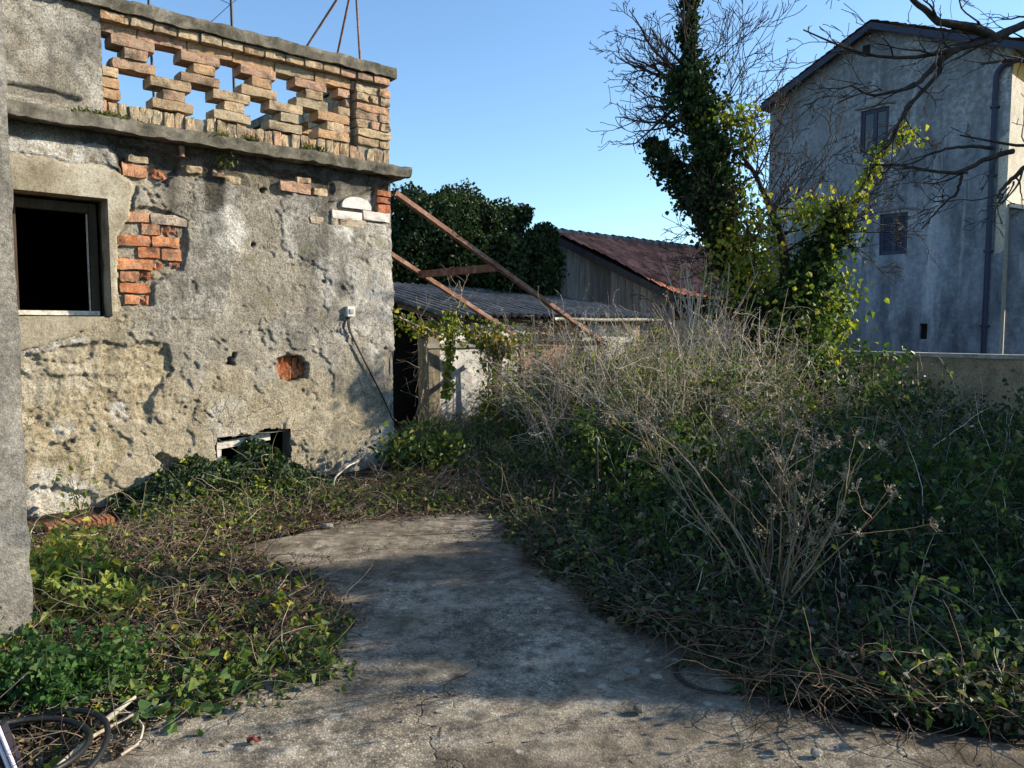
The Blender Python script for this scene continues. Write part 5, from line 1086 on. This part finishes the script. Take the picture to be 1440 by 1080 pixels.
for L in LL:
    for k in range(7): grow(r, L[r.integers(24)], r.normal(size=3), .5, .005, 1, out, .0, .4, 9, 3)
branches(g, out, (.28, .23, .17), 3, 0, r); g.build('stems', M_STEM, t)
g = Geo()
for idx, n, sp_, size, cols in ((0, 520, .13, (.05, .09), G_YEL + G_MID[2:]), (1, 260, .14, (.06, .10), [(.30, .20, .06), (.34, .26, .07), (.2, .2, .05), (.10, .12, .03)]), (2, 330, .07, (.05, .09), G_YEL[:3]), (4, 200, .12, (.04, .08), G_MID + G_YEL[:2]), (7, 420, .10, (.05, .09), G_YEL[:3] + [(.10, .15, .03)]), (6, 120, .14, (.05, .08), G_YEL)):
    q, d, tt, i = along(LL[idx][None], r, n); put_leaves(g, q + r.normal(size=q.shape) * sp_ * .6, size, pal(r, n, cols), r, .3, .8, 0, None, tdown=.4)
g.build('leaves', M_LEAF, t)

# ------------------------------------------------------------------ the ivy clad tree
def ivy_round(g, Q, R, n, size, cols, w, r, thick=1.0, side=None, mi=0, aspect=.85):
    k = max(8, n // 13); i = r.integers(len(Q) - 1, size=k); f = r.random((k, 1)); c = Q[i] * (1 - f) + Q[i + 1] * f; ax = nrm(Q[i + 1] - Q[i]); rad = nrm(np.cross(ax, r.normal(size=(k, 3))))
    den = fbm(c[:, 0] * 2.3 + rad[:, 0], c[:, 1] * 2.3 + rad[:, 1], c[:, 2] * 2.3, oct=3, seed=9); Rk = R[i] * np.clip(.75 + .75 * den + r.normal(size=k) * .2, .25, 1.7)
    ok = den + r.normal(size=k) * .3 > -.62; c, rad, Rk = c[ok], rad[ok], Rk[ok]; k = len(c)
    Ls = wander_lines(r, c + rad * (Rk * .35)[:, None], rad * .8 + rdir(r, k) * .7 + A([0, 0, -.1]), Rk * r.uniform(.5, 1.25, k), 6, .5, .16)
    q, d, t, j = along(Ls, r, n); q = q + r.normal(size=q.shape) * .025; sc2 = np.where(r.random(n) < .3, 1.25, .85)
    put_leaves(g, q, (size[0] * .8, size[1] * 1.1), pal(r, n, cols, w, .3), r, .35, aspect, mi, rad[j] * .8, tdown=.6)
r = np.random.default_rng(711); D = 10.5; tb = at(1085, 560, D) * A([1, 1, 0]); tree = thing('ivy_clad_tree', tb, 'tall leaning tree wrapped in dark ivy beside the garden wall', 'tree')
DARKB = (.045, .035, .028)
S1, R1 = skel([(1088, 640, D, .20), (1080, 520, D, .19), (1058, 445, D, .17), (1030, 385, D, .15), (1012, 310, D, .12), (1000, 235, D, .09), (985, 160, D, .055), (968, 100, D, .03), (968, 45, D, .02), (974, -30, D, .012)], 60)
S2, R2 = skel([(1090, 560, D, .14), (1100, 470, D - .1, .12), (1106, 400, D - .2, .10), (1100, 335, D - .2, .075), (1082, 290, D - .2, .05), (1060, 240, D - .3, .03), (1035, 210, D - .3, .02)], 40)
S3, R3 = skel([(1104, 470, D - .1, .11), (1128, 400, D - .3, .10), (1155, 345, D - .4, .10), (1185, 302, D - .5, .085), (1192, 296, D - .5, .07)], 30)
S4, R4 = skel([(1018, 340, D, .11), (990, 300, D + .1, .10), (962, 262, D + .2, .09), (935, 222, D + .2, .085), (915, 196, D + .2, .075)], 30)
S5, R5 = skel([(1128, 400, D - .3, .045), (1165, 340, D - .5, .03), (1200, 285, D - .7, .022), (1228, 235, D - .8, .016), (1245, 205, D - .8, .010), (1270, 190, D - .8, .006)], 30)
def rough_trunk(g, S, R, seed):
    n, K = len(S), 14; T = nrm(np.gradient(S, axis=0)); sx = nrm(np.cross(T, A([.1, 1, .05]))); by = np.cross(T, sx); a = np.linspace(0, 2 * math.pi, K + 1)
    rad = R[:, None] * (1 + .22 * vnoise(np.cos(a)[None] * 1.5 + 0 * R[:, None], np.sin(a)[None] * 1.5 + 0 * R[:, None], np.arange(n)[:, None] * .22 + 0 * a[None], seed=seed)); rad[:, -1] = rad[:, 0]
    g.grid(S[:, None] + rad[..., None] * (np.cos(a)[None, :, None] * sx[:, None] + np.sin(a)[None, :, None] * by[:, None]), DARKB)
g = Geo()
for k, (S, R) in enumerate(((S1, R1), (S2, R2), (S3, R3), (S4, R4), (S5, R5))): rough_trunk(g, S, R, 30 + k)
g.build('trunk', M_BARK, tree)
out = []
def sprout(S, R, lo, hi, n, L, aim, spread, rad, lev=2, kids=4, up=.05, wan=.34, ratio=.55):
    for k in range(n):
        i = int(r.uniform(lo, hi) * (len(S) - 1)); grow(r, S[i], A(aim) + r.normal(size=3) * spread, L * r.uniform(.6, 1.2), rad * r.uniform(.7, 1.2), lev, out, up, wan, 9, kids, ratio, .75, .25, .0042)
sprout(S1, R1, .68, .86, 12, .98, (-1, .0, .35), .38, .020, 2, 6, .06); sprout(S1, R1, .74, .84, 3, 1.3, (-1, .1, .0), .2, .024, 2, 6, .04)
sprout(S1, R1, .80, .98, 8, .8, (.2, 0, .9), .7, .009, 2, 4, .08); sprout(S1, R1, .62, .84, 15, 1.3, (.75, -.1, .75), .35, .014, 2, 5, .06, .22)
sprout(S1, R1, .30, .55, 10, 1.2, (-1, 0, .05), .4, .014, 2, 5, .0); sprout(S2, R2, .6, 1.0, 14, 1.05, (.3, -.1, .8), .6, .013, 2, 5, .08)
sprout(S2, R2, .55, .85, 8, 1.3, (1, -.2, .6), .35, .016, 2, 5, .03); sprout(S2, R2, .6, .95, 8, 1.0, (-1, -.1, .4), .4, .013, 2, 5, .05)
sprout(S3, R3, .7, 1.0, 6, 1.0, (1, -.2, .05), .35, .012, 2, 5, .02); sprout(S4, R4, .5, 1.0, 5, .55, (-.8, 0, .6), .5, .009, 1, 5, .05); sprout(S5, R5, .4, 1.0, 6, .5, (.6, 0, .4), .5, .006, 1, 4, .03)
for i_, q in (( .80, (-1, 0, .12)), (.83, (-1, -.1, .30)), (.77, (-.9, .1, .55))): grow(r, S1[int(i_ * 59)], A(q), 1.2, .028, 3, out, .05, .35, 9, 5, .5, .7, .2, .0042)
g = Geo(); branches(g, out, (.055, .044, .036), 4, 0, r); g.build('branches', M_BARK, tree)
g = Geo(); IV = [(.014, .030, .010), (.022, .045, .014), (.035, .065, .018), (.05, .085, .025)]
ivy_round(g, S1[14:], np.linspace(.24, .11, 46), 12000, (.035, .07), IV, [4, 4, 3, 1], r)
ivy_round(g, S1[42:50], np.full(8, .38), 4600, (.035, .068), IV, [4, 4, 3, 1], r); ivy_round(g, S1[33:42], np.full(9, .42), 6000, (.035, .068), IV + G_MID[:1], [3, 4, 3, 2, 1], r); ivy_round(g, S1[24:34], np.full(10, .34), 4200, (.035, .068), IV, [4, 4, 3, 1], r)
ivy_round(g, S4, R4 * 0 + .20, 5200, (.035, .066), IV, [4, 4, 2, 1], r); ivy_round(g, S3, R3 * 0 + .27, 5200, (.038, .075), IV + G_MID[:2], [3, 3, 3, 2, 2, 1], r)
ivy_round(g, S1[:16], np.full(16, .50), 8500, (.038, .075), IV + G_MID[:2], [3, 3, 3, 2, 1.5, 1], r); ivy_round(g, S2[:18], np.full(18, .44), 6000, (.038, .075), IV + G_MID, [2, 3, 3, 2, 2, 2, 1, 1], r)
g.build('ivy', M_IVY, tree)
g = Geo()
def blob(px, py, d, sx, sz_, n, size, cols, w=None):
    c = at(px, py, d); q = c + r.normal(size=(n, 3)) * A([sx, sx * .7, sz_]); put_leaves(g, q, size, pal(r, n, cols, w), r, .3, .8, 0, None, tdown=.5)
YL = [(.32, .33, .05), (.22, .27, .045), (.38, .34, .065), (.14, .20, .04)]
blob(1045, 330, D - .3, .20, .30, 900, (.05, .09), YL + [(.30, .22, .06)]); blob(1062, 375, D - .3, .22, .24, 560, (.05, .09), YL); blob(1030, 168, D - .2, .20, .10, 230, (.05, .09), YL); blob(1050, 195, D - .2, .08, .16, 120, (.05, .09), YL)
blob(1150, 300, D - .5, .26, .13, 360, (.05, .09), YL); blob(1165, 420, D - .4, .17, .40, 900, (.05, .10), G_MID + YL[:2] + YL[3:]); blob(1130, 470, D - .6, .32, .30, 1000, (.05, .10), G_MID + YL[:2] + G_DARK[2:3]); blob(1015, 410, D - .4, .16, .22, 130, (.05, .09), YL)
q, d, tt, i = along(S5[None], r, 420); put_leaves(g, q + r.normal(size=q.shape) * .06, (.05, .10), pal(r, 420, YL[:3]), r, .3, .8, 0, None, tdown=.5)
q = at(1280, 190, D - .8) + r.normal(size=(36, 3)) * A([.10, .1, .10]); put_leaves(g, q, (.05, .09), pal(r, 36, YL), r, .3, .8, 0, None, tdown=.5)
g.build('yellow_leaves', M_LEAF, tree)

# ------------------------------------------------------------------ bare tree at the right, its limbs hang into view
r = np.random.default_rng(723); d0 = 5.6; tb = A([6.0, 6.3, 0]); bare = thing('bare_tree', tb, 'bare dark tree whose crooked limbs hang in from the right edge', 'tree'); out = []
T1, TR1 = skel([(1860, 800, 6.3, .19), (1850, 500, 6.3, .17), (1830, 250, 6.2, .15), (1760, 60, 6.1, .12), (1650, -120, 6.0, .09), (1600, -300, 6.0, .05)], 40)
def limb(pts, n=30): 
    S, R = skel([(a, b, c, e) for a, b, c, e in pts], n); out2.append((S, R)); return S, R
out2 = []
LA = limb([(1790, 110, 6.1, .085), (1620, 20, 5.9, .066), (1500, 12, 5.8, .055), (1440, 28, 5.7, .046), (1395, 55, 5.65, .038), (1350, 68, 5.6, .030), (1300, 78, 5.6, .022), (1240, 84, 5.6, .014), (1185, 70, 5.6, .009), (1125, 42, 5.6, .005)])
LB = limb([(1395, 55, 5.65, .036), (1372, 38, 5.6, .034), (1345, 32, 5.55, .030), (1318, 28, 5.5, .024), (1290, 4, 5.5, .018), (1262, -22, 5.5, .012)])
LC = limb([(1350, 68, 5.6, .026), (1315, 92, 5.6, .020), (1285, 118, 5.6, .014), (1230, 128, 5.6, .010), (1195, 112, 5.6, .006)])
LD = limb([(1325, 78, 5.6, .020), (1322, 98, 5.6, .017), (1298, 130, 5.6, .014), (1272, 155, 5.6, .012), (1258, 190, 5.6, .009), (1240, 215, 5.6, .005)])
LE = limb([(1800, 330, 6.1, .075), (1620, 235, 5.9, .052), (1500, 205, 5.7, .038), (1440, 213, 5.6, .030), (1405, 210, 5.6, .022), (1372, 198, 5.6, .012), (1350, 196, 5.6, .006)])
LF = limb([(1425, 213, 5.6, .020), (1400, 222, 5.6, .017), (1355, 246, 5.6, .014), (1320, 244, 5.6, .010), (1280, 236, 5.6, .007), (1232, 232, 5.6, .004)])
LG = limb([(1400, 208, 5.6, .015), (1350, 205, 5.6, .012), (1310, 214, 5.6, .009), (1285, 226, 5.6, .006), (1245, 228, 5.6, .004)])
LH = limb([(1470, 215, 5.6, .022), (1445, 232, 5.6, .018), (1420, 262, 5.6, .014), (1405, 280, 5.6, .009)])
LI = limb([(1352, 247, 5.6, .011), (1343, 270, 5.6, .009), (1312, 295, 5.6, .007), (1295, 318, 5.6, .004)])
g = Geo(); g.tubes([T1], [TR1], DARKB, 14)
for S, R in out2: g.tubes([S + np.cumsum(r.normal(size=S.shape) * .0035, 0)], [R], DARKB, 8)
g.build('trunk', M_BARK, bare)
for (S, R), n, L in ((LA, 20, .62), (LB, 7, .5), (LC, 9, .45), (LD, 8, .42), (LE, 9, .45), (LF, 9, .42), (LG, 6, .35), (LH, 6, .45), (LI, 5, .3)):
    for k in range(n):
        i = int(r.uniform(.35, 1) * (len(S) - 1)); tdir = nrm(S[min(i + 1, len(S) - 1)] - S[max(i - 1, 0)]); grow(r, S[i], tdir + r.normal(size=3) * A([.45, .5, .55]), L * r.uniform(.5, 1.2), min(R[i] * .55, .011), 2, out, .02, .34, 9, 3, .5, .7, .25, .0024)
for k in range(14): grow(r, T1[int(r.uniform(20, 39))], r.normal(size=3) + A([.2, .5, .6]), 1.8, .04, 2, out, .06, .3, 9, 4)
g = Geo(); branches(g, out, (.05, .04, .034), 4, 0, r); g.build('branches', M_BARK, bare)

# ------------------------------------------------------------------ crowns: ivy clad mass behind the shed, and the trees out of frame whose shade falls on the yard
def crown_tree(name, base, label, lobes, n, size, cols, w, seed, trunk_r=.2, dens=.45, mat=None):
    r = np.random.default_rng(seed); base = np.asarray(base, float); t = thing(name, base, label, 'tree'); lob = A([l[:3] for l in lobes]); rad = A([l[3] for l in lobes])
    out = []; zt = lob[:, 2].mean()
    top = lob.mean(0); S = smooth_line(A([base - A([0, 0, .2]), base * .6 + top * .4 + A([.1, .05, 0]), top]), 16); g = Geo().tubes([S], [np.linspace(trunk_r, trunk_r * .4, 16)], (.05, .04, .03), 10)
    L = [smooth_line(A([S[9], (S[12] + l) / 2 + r.normal(size=3) * .15, l]), 12) for l in lob]; g.tubes(L, np.linspace(trunk_r * .4, .02, 12)[None], (.05, .04, .03), 6); g.build('trunk', M_BARK, t)
    k = r.choice(len(lobes), n, p=rad ** 2 / (rad ** 2).sum()); d = rdir(r, n); bump = 1 + .28 * fbm(d[:, 0] * 2.2 + k, d[:, 1] * 2.2, d[:, 2] * 2.2, oct=3, seed=seed)
    P = lob[k] + d * (rad[k] * bump * (1 - r.random(n) ** 1.5 * dens))[:, None]; P[:, 2] = np.maximum(P[:, 2], .05)
    g = Geo(); put_leaves(g, P, size, pal(r, n, cols, w, .25), r, .35, .75, 0, d * .8, tdown=.4); g.build('crown', mat or M_IVY, t); return t
def lob(px, py, d, rpx): c = at(px, py, d); return (*c, rpx * d / F)
DK = [(.020, .038, .012), (.032, .055, .018), (.05, .075, .025), (.014, .026, .01)]
crown_tree('ivy_clad_thicket', at(640, 470, 17.5) * A([1, 1, 0]), 'huge dark ivy clad thicket rising behind the shed roof', [lob(600, 330, 17, 62), (lob(655, 345, 17.5, 75)), lob(560, 370, 16.5, 60), lob(690, 325, 17.5, 46), lob(715, 312, 17.5, 28), lob(735, 302, 17.5, 16), lob(640, 300, 17.5, 38), lob(700, 375, 17, 60), lob(575, 300, 17, 38), lob(520, 400, 16.5, 70), lob(630, 410, 17, 70)], 60000, (.05, .11), DK, [4, 4, 2, 3], 801, .3)
crown_tree('ivy_column', at(760, 470, 17.2) * A([1, 1, 0]), 'narrow ivy covered column beside the plank gable of the barn', [lob(758, 345, 17, 26), lob(768, 330, 17, 17), lob(762, 385, 17, 30), lob(745, 400, 17, 38), lob(775, 365, 17.2, 18)], 10000, (.05, .11), DK, [4, 4, 1.5, 3], 802, .16)
SHD = [(.03, .06, .02), (.05, .09, .03), (.04, .07, .025)]
crown_tree('laurel_tree', (8.9, 6.4, 0), 'dense evergreen laurel beyond the garden wall on the right, out of the frame', [(8.9, 6.3, 1.5, 1.2), (9.2, 6.7, 2.6, 1.15), (8.6, 6.2, 3.3, .85), (9.1, 6.9, 3.7, .65), (8.7, 5.4, 2.4, .75), (8.8, 5.6, 3.4, .6), (8.8, 6.1, 4.0, .45), (9.0, 7.4, 3.2, .6), (8.9, 5.1, 2.9, .45), (8.8, 6.7, 4.35, .3), (8.8, 5.3, 3.65, .55), (8.9, 4.95, 3.4, .45), (8.7, 5.7, 4.0, .4), (8.9, 4.7, 2.9, .35)], 17000, (.09, .16), SHD, None, 811, .15, .7)
crown_tree('laurel_tree', (8.6, 8.6, 0), 'second dense evergreen laurel beyond the garden wall, nearer the gabled house', [(8.6, 8.1, 1.3, 1.0), (8.9, 8.4, 2.1, .95), (8.5, 8.0, 2.7, .65)], 10000, (.09, .16), SHD, None, 812, .15, .7)
r = np.random.default_rng(821); g = Geo(); n = 26000; a = r.uniform(-.62, .72, n); dd = r.uniform(44, 60, n); hh = 5.5 + .7 * fbm(a * 14, dd * .12, oct=4, seed=822) + .9 * (a < .2) * sstep(-.2, .1, a) - 1.0 * sstep(.3, .6, a)
P = np.stack([a * dd, dd, hh * (1 - r.random(n) ** 1.8 * .9)], -1); put_leaves(g, P, (.22, .45), pal(r, n, [(.03, .05, .02), (.05, .07, .03), (.08, .09, .05)]), r, .5, .8); kind(g.build('treeline', [M_LEAF]), 'stuff')
# ------------------------------------------------------------------ light, sky, camera
SUN_AZ, SUN_EL = math.radians(11), math.radians(24)
sd_ = A([math.cos(SUN_AZ) * math.cos(SUN_EL), math.sin(SUN_AZ) * math.cos(SUN_EL), math.sin(SUN_EL)])
l = bpy.data.lights.new('sun', 'SUN'); l.energy = 5.0; l.angle = math.radians(.53); l.color = (1, .88, .70)
lo = bpy.data.objects.new('sun', l); COL.objects.link(lo); lo.rotation_euler = Vector(sd_).to_track_quat('Z', 'Y').to_euler()
w = bpy.data.worlds.new('World'); sc.world = w; w.use_nodes = True; nt = w.node_tree; nt.nodes.clear()
sky = nt.nodes.new('ShaderNodeTexSky'); sky.sky_type = 'NISHITA'; sky.sun_disc = False
sky.sun_elevation = SUN_EL; sky.sun_rotation = math.radians(90) - SUN_AZ; sky.altitude = 50; sky.air_density = 1.0; sky.dust_density = .25; sky.ozone_density = 3.0
bg = nt.nodes.new('ShaderNodeBackground'); bg.inputs[1].default_value = .122; wo = nt.nodes.new('ShaderNodeOutputWorld')
tint = nt.nodes.new('ShaderNodeMix'); tint.data_type = 'RGBA'; tint.blend_type = 'MULTIPLY'; tint.inputs['Factor'].default_value = 1; tint.inputs['B'].default_value = (.97, 1.07, 1.10, 1); nt.links.new(sky.outputs[0], tint.inputs['A']); nt.links.new(tint.outputs['Result'], bg.inputs[0]); nt.links.new(bg.outputs[0], wo.inputs[0])
cam = bpy.data.cameras.new('camera'); cam.sensor_width = 36; cam.lens = F / 1440 * 36; cam.clip_end = 3000; cam.clip_start = .05
co = bpy.data.objects.new('camera', cam); COL.objects.link(co); co.location = (0, 0, CAMH); co.rotation_euler = (math.pi / 2 - PITCH, 0, 0); sc.camera = co
sc.view_settings.view_transform = 'Standard'; sc.view_settings.look = 'None'; sc.view_settings.exposure = .92; sc.view_settings.gamma = 1
sc.cycles.max_bounces = 8; sc.cycles.transparent_max_bounces = 8; sc.cycles.use_denoising = True
